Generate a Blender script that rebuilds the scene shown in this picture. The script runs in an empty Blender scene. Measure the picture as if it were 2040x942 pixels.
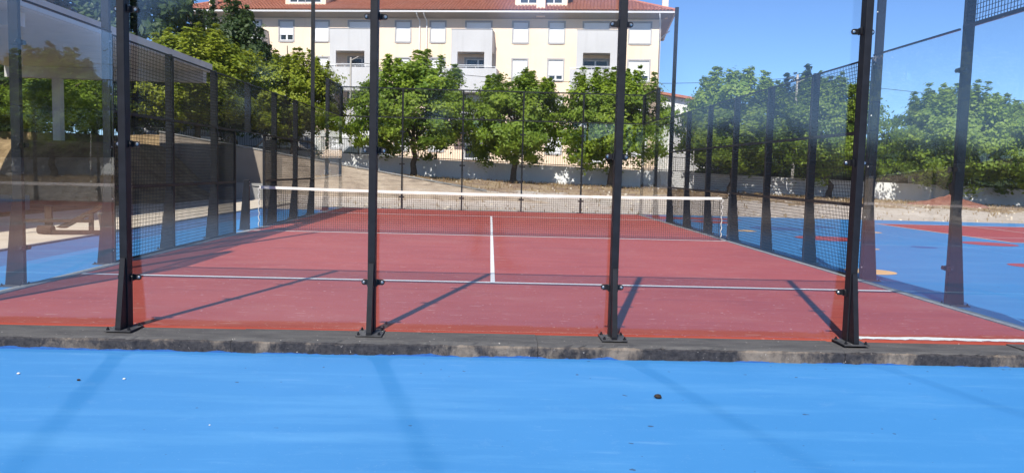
import bpy, math, random
import numpy as np
from mathutils import Vector, Matrix

R = math.radians
SC = bpy.context.scene
COL = SC.collection

# ---------------------------------------------------------------- camera
cam_d = bpy.data.cameras.new('camera')
cam = bpy.data.objects.new('camera', cam_d)
COL.objects.link(cam)
CAM = Vector((-0.0615, -6.5986, 1.3597))
yaw, pitch, roll = 0.029416, 0.082031, 0.025602
fw = Vector((math.sin(yaw) * math.cos(pitch), math.cos(yaw) * math.cos(pitch), -math.sin(pitch)))
rt0 = Vector((math.cos(yaw), -math.sin(yaw), 0))
up0 = rt0.cross(fw)
rt = rt0 * math.cos(roll) + up0 * math.sin(roll)
up = up0 * math.cos(roll) - rt0 * math.sin(roll)
m = Matrix((rt, up, -fw)).transposed().to_4x4()
m.translation = CAM
cam.matrix_world = m
cam_d.sensor_width = 36.0
cam_d.lens = 36.0 * 1581.7 / 2040.0
cam_d.clip_start = 0.05
cam_d.clip_end = 2000
SC.camera = cam

# ---------------------------------------------------------------- sky, sun, exposure
SUN = Vector((-0.243, -0.970, 1.0)).normalized()          # towards the sun: behind the camera, a little left
w = bpy.data.worlds.new('World')
SC.world = w
w.use_nodes = True
nt = w.node_tree
nt.nodes.clear()
sky = nt.nodes.new('ShaderNodeTexSky')
sky.sky_type = 'NISHITA'
sky.sun_disc = False
sky.sun_elevation = math.asin(SUN.z)
sky.sun_rotation = math.atan2(SUN.x, SUN.y)
sky.altitude = 0
sky.air_density = 0.6
sky.dust_density = 0.25
sky.ozone_density = 8.0
bg = nt.nodes.new('ShaderNodeBackground')
bg.inputs['Strength'].default_value = 0.125
wo = nt.nodes.new('ShaderNodeOutputWorld')
nt.links.new(sky.outputs[0], bg.inputs['Color'])
nt.links.new(bg.outputs[0], wo.inputs['Surface'])
sd = bpy.data.lights.new('sun', 'SUN')
sd.energy = 4.9
sd.angle = R(0.53)
sd.color = (1.0, 0.955, 0.89)
so = bpy.data.objects.new('sun', sd)
COL.objects.link(so)
so.rotation_euler = SUN.to_track_quat('Z', 'Y').to_euler()
so.location = SUN * 60
SC.view_settings.view_transform = 'Standard'
SC.view_settings.look = 'None'
SC.view_settings.exposure = 0.5
SC.view_settings.gamma = 1.0
SC.view_settings.use_curve_mapping = False
SC.render.engine = 'CYCLES'
cy = SC.cycles
cy.max_bounces = 6
cy.diffuse_bounces = 3
cy.glossy_bounces = 3
cy.transmission_bounces = 4
cy.transparent_max_bounces = 32
cy.use_denoising = True
cy.sample_clamp_indirect = 0.0
cy.caustics_reflective = True       # sunlight mirrored by the front glass onto the blue ground
cy.blur_glossy = 0.0
cy.use_guiding = True
cy.use_surface_guiding = True
cy.use_volume_guiding = False
cy.guiding_training_samples = 64
cy.use_adaptive_sampling = False

random.seed(7)
RNG = np.random.default_rng(11)

# ---------------------------------------------------------------- materials
def new_mat(name):
    m = bpy.data.materials.new(name)
    m.use_nodes = True
    n = m.node_tree
    n.nodes.clear()
    out = n.nodes.new('ShaderNodeOutputMaterial')
    b = n.nodes.new('ShaderNodeBsdfPrincipled')
    n.links.new(b.outputs[0], out.inputs['Surface'])
    return m, n, b, out

def node(n, t, **kw):
    nd = n.nodes.new(t)
    for k, v in kw.items():
        if k.startswith('i_'):
            key = k[2:]
            key = int(key) if key.isdigit() else key
            nd.inputs[key].default_value = v
        else:
            setattr(nd, k, v)
    return nd

def math_n(n, op, a, b=None, clamp=False):
    nd = n.nodes.new('ShaderNodeMath')
    nd.operation = op
    nd.use_clamp = clamp
    for i, v in enumerate((a, b)):
        if v is None:
            continue
        if isinstance(v, (int, float)):
            nd.inputs[i].default_value = v
        else:
            n.links.new(v, nd.inputs[i])
    return nd.outputs[0]

def pos(n, sx=1, sy=1, sz=1):
    g = n.nodes.new('ShaderNodeNewGeometry')
    mp = n.nodes.new('ShaderNodeMapping')
    mp.inputs['Scale'].default_value = (sx, sy, sz)
    n.links.new(g.outputs['Position'], mp.inputs['Vector'])
    return mp.outputs[0]

def noise(n, vec, scale, detail=4, rough=0.55, lo=None, hi=None, dist=0.0):
    t = node(n, 'ShaderNodeTexNoise')
    t.inputs['Scale'].default_value = scale
    t.inputs['Detail'].default_value = detail
    t.inputs['Roughness'].default_value = rough
    t.inputs['Distortion'].default_value = dist
    n.links.new(vec, t.inputs['Vector'])
    o = t.outputs['Fac']
    if lo is not None:
        mr = node(n, 'ShaderNodeMapRange')
        mr.inputs['From Min'].default_value = lo
        mr.inputs['From Max'].default_value = hi
        n.links.new(o, mr.inputs['Value'])
        o = mr.outputs[0]
    return o

def mix(n, fac, a, b):
    nd = node(n, 'ShaderNodeMix', data_type='RGBA')
    for i, v in ((0, fac), (6, a), (7, b)):
        if isinstance(v, (int, float)):
            nd.inputs[i].default_value = v
        elif isinstance(v, (tuple, list)):
            nd.inputs[i].default_value = (*v, 1) if len(v) == 3 else v
        else:
            n.links.new(v, nd.inputs[i])
    return nd.outputs[2]

def bump(n, b, h, strength=0.3, dist=0.01):
    bp = node(n, 'ShaderNodeBump')
    bp.inputs['Strength'].default_value = strength
    bp.inputs['Distance'].default_value = dist
    n.links.new(h, bp.inputs['Height'])
    n.links.new(bp.outputs[0], b.inputs['Normal'])

def simple(name, c1, c2=None, rough=0.7, scale=4.0, spec=0.3, bmp=0.0, metal=0.0, lo=0.35, hi=0.65, sx=1, sy=1, sz=1):
    m, n, b, o = new_mat(name)
    c2 = c2 or c1
    v = pos(n, sx, sy, sz)
    f = noise(n, v, scale, 6, 0.6, lo, hi)
    n.links.new(mix(n, f, c1, c2), b.inputs['Base Color'])
    b.inputs['Roughness'].default_value = rough
    b.inputs['Specular IOR Level'].default_value = spec
    b.inputs['Metallic'].default_value = metal
    if bmp:
        bump(n, b, noise(n, v, scale * 6, 5), bmp, 0.01)
    return m

M = {}
M['steel'] = simple('black_steel', (0.007, 0.0075, 0.010), (0.012, 0.013, 0.017), 0.5, 9, 0.25)
M['plate'] = simple('worn_plate', (0.03, 0.031, 0.035), (0.075, 0.075, 0.078), 0.55, 14, 0.4)
M['clamp'] = simple('clamp_black', (0.010, 0.010, 0.012), None, 0.35, 5, 0.5)
M['bolt'] = simple('zinc_bolt', (0.75, 0.75, 0.74), None, 0.28, 5, 0.5, 0, 1.0)
M['wire'] = simple('black_wire', (0.006, 0.006, 0.007), None, 0.6, 5, 0.15)
M['netcord'] = simple('net_cord', (0.014, 0.014, 0.016), None, 0.8, 5, 0.1)
M['white'] = simple('white_paint', (0.80, 0.80, 0.78), (0.70, 0.69, 0.67), 0.6, 6)
M['tape'] = simple('net_tape', (0.82, 0.80, 0.76), (0.70, 0.66, 0.60), 0.8, 5, 0.2)
M['rope'] = simple('rope', (0.72, 0.70, 0.66), (0.5, 0.48, 0.45), 0.9, 30, 0.1)

# glass: fresnel reflection at each face, sun passes through, a trace of dust
def glass_mat(name, tint, dust, rough, r0):
    m = bpy.data.materials.new(name)
    m.use_nodes = True
    n = m.node_tree
    n.nodes.clear()
    out = n.nodes.new('ShaderNodeOutputMaterial')
    g = n.nodes.new('ShaderNodeNewGeometry')
    dt = node(n, 'ShaderNodeVectorMath', operation='DOT_PRODUCT')
    n.links.new(g.outputs['Normal'], dt.inputs[0])
    n.links.new(g.outputs['Incoming'], dt.inputs[1])
    c = math_n(n, 'ABSOLUTE', dt.outputs['Value'])
    k = math_n(n, 'POWER', math_n(n, 'SUBTRACT', 1.0, c, True), 5.0)
    fr = math_n(n, 'ADD', math_n(n, 'MULTIPLY', k, 1.0 - r0), r0, True)
    tr = node(n, 'ShaderNodeBsdfTransparent')
    tr.inputs[0].default_value = (*tint, 1)
    gl = node(n, 'ShaderNodeBsdfGlossy')
    gl.inputs['Roughness'].default_value = rough
    gl.inputs['Color'].default_value = (1, 1, 1, 1)
    ms = n.nodes.new('ShaderNodeMixShader')
    n.links.new(fr, ms.inputs[0])
    n.links.new(tr.outputs[0], ms.inputs[1])
    n.links.new(gl.outputs[0], ms.inputs[2])
    df = node(n, 'ShaderNodeBsdfDiffuse')
    df.inputs[0].default_value = (0.8, 0.78, 0.74, 1)
    v = pos(n, 1, 1, 0.45)
    d = math_n(n, 'MULTIPLY', noise(n, v, 2.2, 7, 0.62, 0.35, 0.75), dust)
    dr = math_n(n, 'MULTIPLY', noise(n, pos(n, 26, 26, 0.9), 1.0, 3, 0.5, 0.70, 0.80), 0.035)
    d = math_n(n, 'ADD', d, math_n(n, 'MULTIPLY', dr, noise(n, pos(n), 0.9, 3, 0.5, 0.45, 0.65)))
    ms2 = n.nodes.new('ShaderNodeMixShader')
    n.links.new(d, ms2.inputs[0])
    n.links.new(ms.outputs[0], ms2.inputs[1])
    n.links.new(df.outputs[0], ms2.inputs[2])
    n.links.new(ms2.outputs[0], out.inputs['Surface'])
    return m
M['glass'] = glass_mat('toughened_glass', (0.985, 0.993, 0.99), 0.0022, 0.085, 0.060)
M['glass_side'] = glass_mat('side_glass', (0.985, 0.993, 0.99), 0.0012, 0.0, 0.030)
M['pane'] = simple('window_pane', (0.03, 0.04, 0.05), (0.05, 0.06, 0.07), 0.05, 1, 0.6)

# red acrylic court
m, n, b, o = new_mat('red_court')
v = pos(n, 0.28, 1.6, 1)
v1 = pos(n)
c = mix(n, noise(n, v1, 0.5, 5, 0.6, 0.35, 0.7), (0.295, 0.050, 0.033), (0.360, 0.070, 0.045))
c = mix(n, math_n(n, 'MULTIPLY', noise(n, v, 2.6, 7, 0.7, 0.48, 0.72), 0.5), c, (0.40, 0.095, 0.078))
c = mix(n, math_n(n, 'MULTIPLY', noise(n, pos(n, 0.35, 2.6, 1), 1.1, 6, 0.6, 0.55, 0.7), 0.45), c, (0.21, 0.032, 0.027))
v2 = pos(n, 2.2, 14, 1)
c = mix(n, math_n(n, 'MULTIPLY', noise(n, v2, 1.7, 3, 0.5, 0.66, 0.71), 0.50), c, (0.60, 0.42, 0.38))
c = mix(n, math_n(n, 'MULTIPLY', noise(n, v1, 22, 2, 0.5, 0.69, 0.73), 0.6), c, (0.60, 0.47, 0.44))
n.links.new(c, b.inputs['Base Color'])
c = mix(n, math_n(n, 'MULTIPLY', noise(n, pos(n, 0.6, 1, 1), 0.8, 8, 0.72, 0.52, 0.72), 0.35), c, (0.40, 0.17, 0.13))
n.links.new(c, b.inputs['Base Color'])
b.inputs['Roughness'].default_value = 0.75
b.inputs['Specular IOR Level'].default_value = 0.25
bump(n, b, noise(n, v1, 160, 3), 0.25, 0.003)
M['red'] = m

def blue_mat(name, a, bcol):
    m, n, b, o = new_mat(name)
    v1 = pos(n)
    v = pos(n, 0.3, 2.2, 1)
    c = mix(n, noise(n, v1, 0.45, 5, 0.6, 0.35, 0.68), a, bcol)
    c = mix(n, math_n(n, 'MULTIPLY', noise(n, v, 1.6, 7, 0.65, 0.5, 0.72), 0.42), c, (0.10, 0.30, 0.54))
    c = mix(n, math_n(n, 'MULTIPLY', noise(n, pos(n, 0.8, 1.5, 1), 0.9, 8, 0.74, 0.50, 0.70), 0.30), c, (0.032, 0.185, 0.42))
    c = mix(n, math_n(n, 'MULTIPLY', noise(n, v1, 5.0, 8, 0.8, 0.58, 0.74), 0.22), c, (0.17, 0.33, 0.52))
    c = mix(n, math_n(n, 'MULTIPLY', noise(n, v1, 60, 3, 0.6, 0.66, 0.74), 0.35), c, (0.22, 0.36, 0.54))
    c = mix(n, math_n(n, 'MULTIPLY', noise(n, pos(n, 1.3, 9, 1), 1.4, 4, 0.5, 0.66, 0.76), 0.22), c, (0.20, 0.38, 0.58))
    c = mix(n, math_n(n, 'MULTIPLY', noise(n, v1, 14, 2, 0.4, 0.760, 0.775), 0.8), c, (0.03, 0.05, 0.1))
    n.links.new(c, b.inputs['Base Color'])
    b.inputs['Roughness'].default_value = 0.7
    b.inputs['Specular IOR Level'].default_value = 0.3
    bump(n, b, noise(n, v1, 140, 3), 0.22, 0.003)
    return m
M['blue'] = blue_mat('blue_court_paint', (0.033, 0.182, 0.425), (0.041, 0.203, 0.462))
M['bluedull'] = blue_mat('dull_blue', (0.050, 0.115, 0.27), (0.06, 0.13, 0.30))  # duller, darker blue for the strip beside the path
M['redflat'] = simple('red_court_paint', (0.30, 0.045, 0.05), (0.36, 0.06, 0.06), 0.75, 2)
M['navy'] = simple('navy_paint', (0.03, 0.10, 0.30), (0.04, 0.12, 0.33), 0.75, 3)
M['orange'] = simple('orange_paint', (0.62, 0.36, 0.13), (0.70, 0.43, 0.18), 0.75, 3)

# grimy kerb: old black paint peeling off concrete, blue slop at the foot
m, n, b, o = new_mat('grimy_kerb')
v1 = pos(n)
gm = n.nodes.new('ShaderNodeNewGeometry')
sx = n.nodes.new('ShaderNodeSeparateXYZ')
n.links.new(gm.outputs['Position'], sx.inputs[0])
sn = n.nodes.new('ShaderNodeSeparateXYZ')
n.links.new(gm.outputs['Normal'], sn.inputs[0])
conc = mix(n, noise(n, v1, 9, 6, 0.65, 0.3, 0.7), (0.125, 0.102, 0.084), (0.225, 0.19, 0.155))
black = mix(n, noise(n, v1, 30, 4, 0.6, 0.3, 0.7), (0.020, 0.020, 0.024), (0.055, 0.052, 0.055))
big = noise(n, pos(n, 1, 1, 0.6), 1.3, 7, 0.74, 0.50, 0.60)
side = mix(n, big, black, conc)
side = mix(n, noise(n, v1, 26, 3, 0.6, 0.68, 0.73), side, (0.42, 0.39, 0.36))
topc = mix(n, noise(n, pos(n, 0.8, 3, 1), 3.2, 7, 0.65, 0.3, 0.72), (0.050, 0.050, 0.053), (0.105, 0.102, 0.100))
topc = mix(n, noise(n, v1, 34, 3, 0.5, 0.70, 0.75), topc, (0.30, 0.28, 0.26))
isTop = math_n(n, 'GREATER_THAN', math_n(n, 'ADD', sx.outputs['Z'], math_n(n, 'MULTIPLY', noise(n, v1, 8, 4), 0.03)), -0.012)
c = mix(n, isTop, side, topc)
zz = math_n(n, 'ADD', sx.outputs['Z'], math_n(n, 'MULTIPLY', noise(n, v1, 3.5, 4), 0.09))
c = mix(n, math_n(n, 'LESS_THAN', zz, -0.070), c, (0.03, 0.11, 0.32))
n.links.new(c, b.inputs['Base Color'])
b.inputs['Roughness'].default_value = 0.85
b.inputs['Specular IOR Level'].default_value = 0.2
bump(n, b, noise(n, v1, 40, 7, 0.7), 0.7, 0.012)
M['kerb'] = m
M['kerbgrey'] = simple('grey_kerb', (0.20, 0.195, 0.19), (0.30, 0.29, 0.28), 0.8, 7, 0.3, 0.3)

# sand / dry grass terrain
m, n, b, o = new_mat('dry_ground')
v1 = pos(n)
c = mix(n, noise(n, v1, 0.35, 7, 0.65, 0.35, 0.65), (0.45, 0.38, 0.32), (0.57, 0.495, 0.43))
c = mix(n, math_n(n, 'MULTIPLY', noise(n, v1, 2.2, 8, 0.7, 0.50, 0.64), 0.5), c, (0.28, 0.20, 0.14))
gy = n.nodes.new('ShaderNodeNewGeometry')
s3 = n.nodes.new('ShaderNodeSeparateXYZ')
n.links.new(gy.outputs['Position'], s3.inputs[0])
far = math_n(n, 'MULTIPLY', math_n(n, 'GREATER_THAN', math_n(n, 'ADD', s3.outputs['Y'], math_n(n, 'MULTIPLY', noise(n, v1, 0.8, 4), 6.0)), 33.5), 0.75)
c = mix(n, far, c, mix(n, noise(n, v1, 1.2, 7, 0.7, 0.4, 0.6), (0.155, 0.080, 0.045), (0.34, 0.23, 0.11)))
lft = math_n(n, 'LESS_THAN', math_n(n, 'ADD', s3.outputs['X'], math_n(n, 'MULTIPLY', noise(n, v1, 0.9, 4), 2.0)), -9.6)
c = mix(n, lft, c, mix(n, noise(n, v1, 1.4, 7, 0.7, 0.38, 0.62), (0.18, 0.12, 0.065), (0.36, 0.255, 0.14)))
c = mix(n, noise(n, v1, 18, 4, 0.6, 0.66, 0.72), c, (0.10, 0.075, 0.04))
n.links.new(c, b.inputs['Base Color'])
b.inputs['Roughness'].default_value = 0.95
b.inputs['Specular IOR Level'].default_value = 0.1
bump(n, b, noise(n, v1, 7, 8, 0.7), 0.8, 0.06)
M['sand'] = m
M['path'] = simple('cream_paving', (0.50, 0.425, 0.33), (0.60, 0.52, 0.42), 0.9, 1.6, 0.15, 0.3)

# rough retaining wall
m, n, b, o = new_mat('rough_render')
v1 = pos(n)
c = mix(n, noise(n, pos(n, 1, 1, 1.6), 0.9, 8, 0.68, 0.35, 0.65), (0.31, 0.24, 0.18), (0.50, 0.41, 0.315))
c = mix(n, math_n(n, 'MULTIPLY', noise(n, pos(n, 0.5, 0.5, 4), 2.2, 7, 0.7, 0.5, 0.66), 0.75), c, (0.17, 0.13, 0.10))
n.links.new(c, b.inputs['Base Color'])
b.inputs['Roughness'].default_value = 0.95
bump(n, b, noise(n, pos(n, 0.6, 0.6, 2.2), 6, 8, 0.7), 0.9, 0.05)
M['render'] = m
def stained(name, c1, c2, st):
    m, n, b, o = new_mat(name)
    v = pos(n)
    c = mix(n, noise(n, v, 0.3, 6, 0.6, 0.35, 0.65), c1, c2)
    c = mix(n, math_n(n, 'MULTIPLY', noise(n, pos(n, 2.2, 2.2, 0.16), 1.0, 6, 0.65, 0.54, 0.74), 0.45), c, st)
    n.links.new(c, b.inputs['Base Color'])
    b.inputs['Roughness'].default_value = 0.9
    b.inputs['Specular IOR Level'].default_value = 0.15
    bump(n, b, noise(n, v, 9, 5), 0.1, 0.01)
    return m
M['whitewall'] = stained('white_wall', (0.80, 0.79, 0.77), (0.84, 0.83, 0.81), (0.66, 0.64, 0.61))
M['darkshade'] = stained('dark_shaded_wall', (0.20, 0.165, 0.135), (0.33, 0.275, 0.22), (0.11, 0.09, 0.075))  # dark wall tone; on the retaining wall it carries painted shade
M['concrete'] = stained('old_concrete', (0.20, 0.195, 0.185), (0.31, 0.30, 0.285), (0.12, 0.115, 0.105))
M['canopy'] = stained('canopy_concrete', (0.50, 0.485, 0.465), (0.60, 0.585, 0.56), (0.36, 0.345, 0.33))
M['cream'] = stained('cream_render', (0.86, 0.665, 0.50), (0.88, 0.70, 0.55), (0.72, 0.55, 0.41))
M['greyrender'] = stained('grey_render', (0.53, 0.52, 0.52), (0.59, 0.58, 0.58), (0.42, 0.41, 0.40))
M['surround'] = simple('grey_surround', (0.40, 0.385, 0.385), (0.46, 0.445, 0.445), 0.85, 2, 0.2)
M['soffit'] = simple('grey_soffit', (0.34, 0.31, 0.29), (0.38, 0.35, 0.33), 0.85, 0.5, 0.2)
M['shutter'] = simple('white_shutter', (0.84, 0.84, 0.84), (0.80, 0.80, 0.80), 0.6, 1, 0.3)
M['frame'] = simple('white_frame', (0.78, 0.78, 0.78), None, 0.5, 1, 0.3)
m, n, b, o = new_mat('terracotta')
v1 = pos(n)
c = mix(n, noise(n, v1, 2.4, 7, 0.7, 0.35, 0.65), (0.33, 0.105, 0.065), (0.47, 0.19, 0.125))
c = mix(n, math_n(n, 'MULTIPLY', noise(n, v1, 0.4, 5, 0.6, 0.45, 0.65), 0.5), c, (0.36, 0.17, 0.13))
n.links.new(c, b.inputs['Base Color'])
b.inputs['Roughness'].default_value = 0.9
M['tile'] = m
M['bark'] = simple('bark', (0.075, 0.055, 0.04), (0.14, 0.11, 0.085), 0.95, 7, 0.1, 0.6, 0, 0.35, 0.65, 1, 1, 0.3)
M['asphalt'] = simple('asphalt', (0.045, 0.045, 0.047), (0.065, 0.064, 0.063), 0.9, 3, 0.2, 0.2)
M['rail'] = simple('dark_railing', (0.018, 0.024, 0.022), None, 0.5, 4, 0.4)
M['carpaint'] = simple('dark_car_paint', (0.012, 0.013, 0.018), None, 0.25, 2, 0.6)
M['carsilver'] = simple('silver_car_paint', (0.32, 0.33, 0.35), None, 0.28, 2, 0.6)
M['rubber'] = simple('rubber', (0.015, 0.015, 0.015), None, 0.85, 8, 0.1)
M['wood'] = simple('weathered_wood', (0.030, 0.021, 0.016), (0.055, 0.038, 0.028), 0.9, 6, 0.1, 0.3, 0, 0.35, 0.65, 0.3, 2, 2)
M['pole'] = simple('pale_pole', (0.42, 0.38, 0.33), (0.5, 0.46, 0.4), 0.9, 3, 0.2)
M['cable'] = simple('cable', (0.02, 0.02, 0.02), None, 0.7, 3, 0.2)
M['matter'] = simple('reddish_brown', (0.19, 0.075, 0.055), (0.28, 0.13, 0.095), 0.95, 3, 0.1, 0.8)  # reddish brown of the low mound
M['straw'] = simple('straw', (0.34, 0.25, 0.12), (0.20, 0.12, 0.06), 0.95, 1.5, 0.1)
M['stone'] = simple('dark_stone', (0.02, 0.018, 0.016), (0.05, 0.04, 0.035), 0.9, 30, 0.1, 0.6)
M['pebble'] = simple('pale_pebble', (0.62, 0.60, 0.56), (0.75, 0.73, 0.7), 0.9, 30, 0.1, 0.4)
M['skin'] = simple('skin', (0.50, 0.30, 0.21), (0.55, 0.34, 0.25), 0.55, 12, 0.35)
M['jeans'] = simple('dark_trousers', (0.018, 0.022, 0.035), (0.03, 0.035, 0.05), 0.9, 20, 0.1)
M['shirt'] = simple('dark_shirt', (0.05, 0.055, 0.07), (0.07, 0.075, 0.09), 0.9, 15, 0.1)
M['hair'] = simple('dark_hair', (0.015, 0.011, 0.008), None, 0.6, 20, 0.3)
M['phone'] = simple('phone_black', (0.01, 0.01, 0.012), None, 0.25, 5, 0.5)

def leaf_mat(name, c1, c2, c3):
    m = bpy.data.materials.new(name)
    m.use_nodes = True
    n = m.node_tree
    n.nodes.clear()
    out = n.nodes.new('ShaderNodeOutputMaterial')
    at = node(n, 'ShaderNodeAttribute', attribute_name='tint')
    oi = n.nodes.new('ShaderNodeObjectInfo')
    c = mix(n, at.outputs['Fac'], c1, c2)
    c = mix(n, math_n(n, 'MULTIPLY', oi.outputs['Random'], 0.45), c, c3)
    d = n.nodes.new('ShaderNodeBsdfPrincipled')
    d.inputs['Roughness'].default_value = 0.5
    d.inputs['Specular IOR Level'].default_value = 0.35
    n.links.new(c, d.inputs['Base Color'])
    t = n.nodes.new('ShaderNodeBsdfTranslucent')
    hs = node(n, 'ShaderNodeHueSaturation')
    hs.inputs['Value'].default_value = 1.25
    n.links.new(c, hs.inputs['Color'])
    n.links.new(hs.outputs[0], t.inputs[0])
    ms = n.nodes.new('ShaderNodeMixShader')
    ms.inputs[0].default_value = 0.36
    n.links.new(d.outputs[0], ms.inputs[1])
    n.links.new(t.outputs[0], ms.inputs[2])
    n.links.new(ms.outputs[0], out.inputs['Surface'])
    return m
M['leaf'] = leaf_mat('leaf_green', (0.092, 0.172, 0.018), (0.285, 0.375, 0.036), (0.175, 0.25, 0.03))
M['leafyellow'] = leaf_mat('leaf_yellow_green', (0.135, 0.195, 0.016), (0.36, 0.385, 0.034), (0.22, 0.27, 0.022))
M['leafdark'] = leaf_mat('leaf_dark', (0.028, 0.056, 0.018), (0.075, 0.115, 0.036), (0.05, 0.075, 0.03))
M['leafplum'] = leaf_mat('leaf_plum', (0.035, 0.022, 0.020), (0.075, 0.050, 0.036), (0.05, 0.04, 0.03))

# ---------------------------------------------------------------- mesh helpers
class MB:
    def __init__(s):
        s.v = []
        s.f = []
    def quad(s, *pts):
        i = len(s.v)
        s.v += [tuple(p) for p in pts]
        s.f.append(tuple(range(i, i + len(pts))))
    def box(s, x0, x1, y0, y1, z0, z1):
        i = len(s.v)
        s.v += [(x0, y0, z0), (x1, y0, z0), (x1, y1, z0), (x0, y1, z0), (x0, y0, z1), (x1, y0, z1), (x1, y1, z1), (x0, y1, z1)]
        s.f += [tuple(i + k for k in q) for q in ((3, 2, 1, 0), (4, 5, 6, 7), (0, 1, 5, 4), (1, 2, 6, 5), (2, 3, 7, 6), (3, 0, 4, 7))]
        return s
    def hexa(s, b, t):
        i = len(s.v)
        s.v += [tuple(p) for p in b] + [tuple(p) for p in t]
        s.f += [tuple(i + k for k in q) for q in ((3, 2, 1, 0), (4, 5, 6, 7), (0, 1, 5, 4), (1, 2, 6, 5), (2, 3, 7, 6), (3, 0, 4, 7))]
        return s
    def prism(s, poly, axis, a, b):
        """poly: 2-D outline, extruded along axis (0,1,2) from a to b"""
        i = len(s.v)
        k = len(poly)
        for e in (a, b):
            for p in poly:
                q = list(p)
                q.insert(axis, e)
                s.v.append(tuple(q))
        s.f.append(tuple(range(i + k - 1, i - 1, -1)))
        s.f.append(tuple(range(i + k, i + 2 * k)))
        for j in range(k):
            s.f.append((i + j, i + (j + 1) % k, i + k + (j + 1) % k, i + k + j))
        return s
    def tube(s, pts, rad, seg=8, cap=True):
        pts = [Vector(p) for p in pts]
        rads = rad if isinstance(rad, (list, tuple)) else [rad] * len(pts)
        i0 = len(s.v)
        for j, p in enumerate(pts):
            d = (pts[min(j + 1, len(pts) - 1)] - pts[max(j - 1, 0)]).normalized()
            a = d.orthogonal().normalized() if j == 0 else (pa - d * pa.dot(d)).normalized()
            pa = a
            c = d.cross(a)
            for k in range(seg):
                t = 2 * math.pi * k / seg
                s.v.append(tuple(p + (a * math.cos(t) + c * math.sin(t)) * rads[j]))
        for j in range(len(pts) - 1):
            for k in range(seg):
                k2 = (k + 1) % seg
                s.f.append((i0 + j * seg + k, i0 + j * seg + k2, i0 + (j + 1) * seg + k2, i0 + (j + 1) * seg + k))
        if cap:
            s.f.append(tuple(i0 + k for k in reversed(range(seg))))
            e = i0 + (len(pts) - 1) * seg
            s.f.append(tuple(e + k for k in range(seg)))
        return s
    def mesh(s, name, mat, smooth=False):
        me = bpy.data.meshes.new(name)
        me.from_pydata(s.v, [], s.f)
        if mat:
            me.materials.append(M[mat])
        if smooth:
            me.polygons.foreach_set('use_smooth', [True] * len(me.polygons))
        me.update()
        return me
    def build(s, name, mat, parent=None, smooth=False, bevel=0.0):
        o = bpy.data.objects.new(name, s.mesh(name, mat, smooth))
        COL.objects.link(o)
        if parent:
            o.parent = parent
        if bevel:
            bv = o.modifiers.new('bevel', 'BEVEL')
            bv.width = bevel
            bv.segments = 2
            bv.limit_method = 'ANGLE'
        return o

def tag(o, label=None, cat=None, group=None, kind=None):
    if label: o['label'] = label
    if cat: o['category'] = cat
    if group: o['group'] = group
    if kind: o['kind'] = kind
    return o

def thing(name, label, cat, loc=(0, 0, 0), rz=0, group=None):
    o = bpy.data.objects.new(name, None)
    o.empty_display_size = 0.2
    COL.objects.link(o)
    o.location = loc
    o.rotation_euler = (0, 0, rz)
    return tag(o, label, cat, group)

def inst(me, name, parent, loc=(0, 0, 0), rot=(0, 0, 0), sc=(1, 1, 1)):
    o = bpy.data.objects.new(name, me)
    COL.objects.link(o)
    o.parent = parent
    o.location = loc
    o.rotation_euler = rot
    o.scale = sc
    return o

def copy_tree(o, parent=None):
    c = o.copy()
    COL.objects.link(c)
    c.parent = parent
    for ch in list(o.children):
        copy_tree(ch, c)
    return c

def sstep(t):
    t = np.clip(t, 0, 1)
    return t * t * (3 - 2 * t)

# ---------------------------------------------------------------- terrain
def base_h(X):
    X = np.asarray(X, float)
    return np.where(X > -2, np.clip(0.79 - 0.0245 * X, -0.1, 2), 0.84 + 0.04 * np.clip(-2 - X, 0, 14))
def ret_top(X):
    return 0.42 - 0.155 * np.asarray(X, float)
def terr(X, Y):
    X = np.asarray(X, float); Y = np.asarray(Y, float)
    hb = base_h(X)
    h = -0.17 + (hb + 0.17) * sstep((Y - 24.5) / 11.0)
    behind = np.clip((Y - 28.0) / 9.0, 0, 1)
    hr = (ret_top(np.clip(X, -14, 3)) - 0.10) * (1 - behind) + hb * behind
    h = np.where((Y > 28.05) & (X < 3.2) & (Y < 37.5), np.maximum(h, hr), h)
    bank = -0.17 + 2.25 * sstep((-X - 11.0) / 3.5) * sstep((Y - 20.5) / 4.0)
    h = np.maximum(h, bank)
    h = np.where(Y > 37.3, np.maximum(hb + 0.12, h * 0), h)
    back = 0.35 * sstep((-Y - 16) / 10)
    return h + np.where(Y < -16, back, 0)

def grid_axis(segs):
    out = []
    for a, b, st in segs:
        out += list(np.arange(a, b, st))
    out.append(segs[-1][1])
    return np.array(out)
gx = grid_axis([(-260, -40, 20), (-40, 45, 0.7), (45, 260, 20)])
gy_ = grid_axis([(-200, -30, 17), (-30, 18, 2), (18, 27.9, 0.5), (27.9, 28.02, 0.12), (28.08, 38.2, 0.45), (38.2, 70, 3), (70, 320, 25)])
XX, YY = np.meshgrid(gx, gy_)
ZZ = terr(XX, YY)
rough_ = 0.05 * np.sin(XX * 1.7 + YY * 0.6) * np.sin(YY * 1.3 - XX * 0.4) + 0.03 * np.sin(XX * 4.1 + 1) * np.sin(YY * 3.7)
ZZ = ZZ + np.where((YY > 24.5) & (YY < 37), rough_ * sstep((YY - 24.5) / 3), 0)
nx, ny = len(gx), len(gy_)
me = bpy.data.meshes.new('ground')
vs = np.stack([XX, YY, ZZ], -1).reshape(-1, 3)
ii = np.arange(nx * ny).reshape(ny, nx)
fs = np.stack([ii[:-1, :-1], ii[:-1, 1:], ii[1:, 1:], ii[1:, :-1]], -1).reshape(-1, 4)
me.from_pydata(vs.tolist(), [], fs.tolist())
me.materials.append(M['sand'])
me.polygons.foreach_set('use_smooth', [True] * len(me.polygons))
g = bpy.data.objects.new('ground', me)
COL.objects.link(g)
tag(g, kind='structure')

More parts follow.
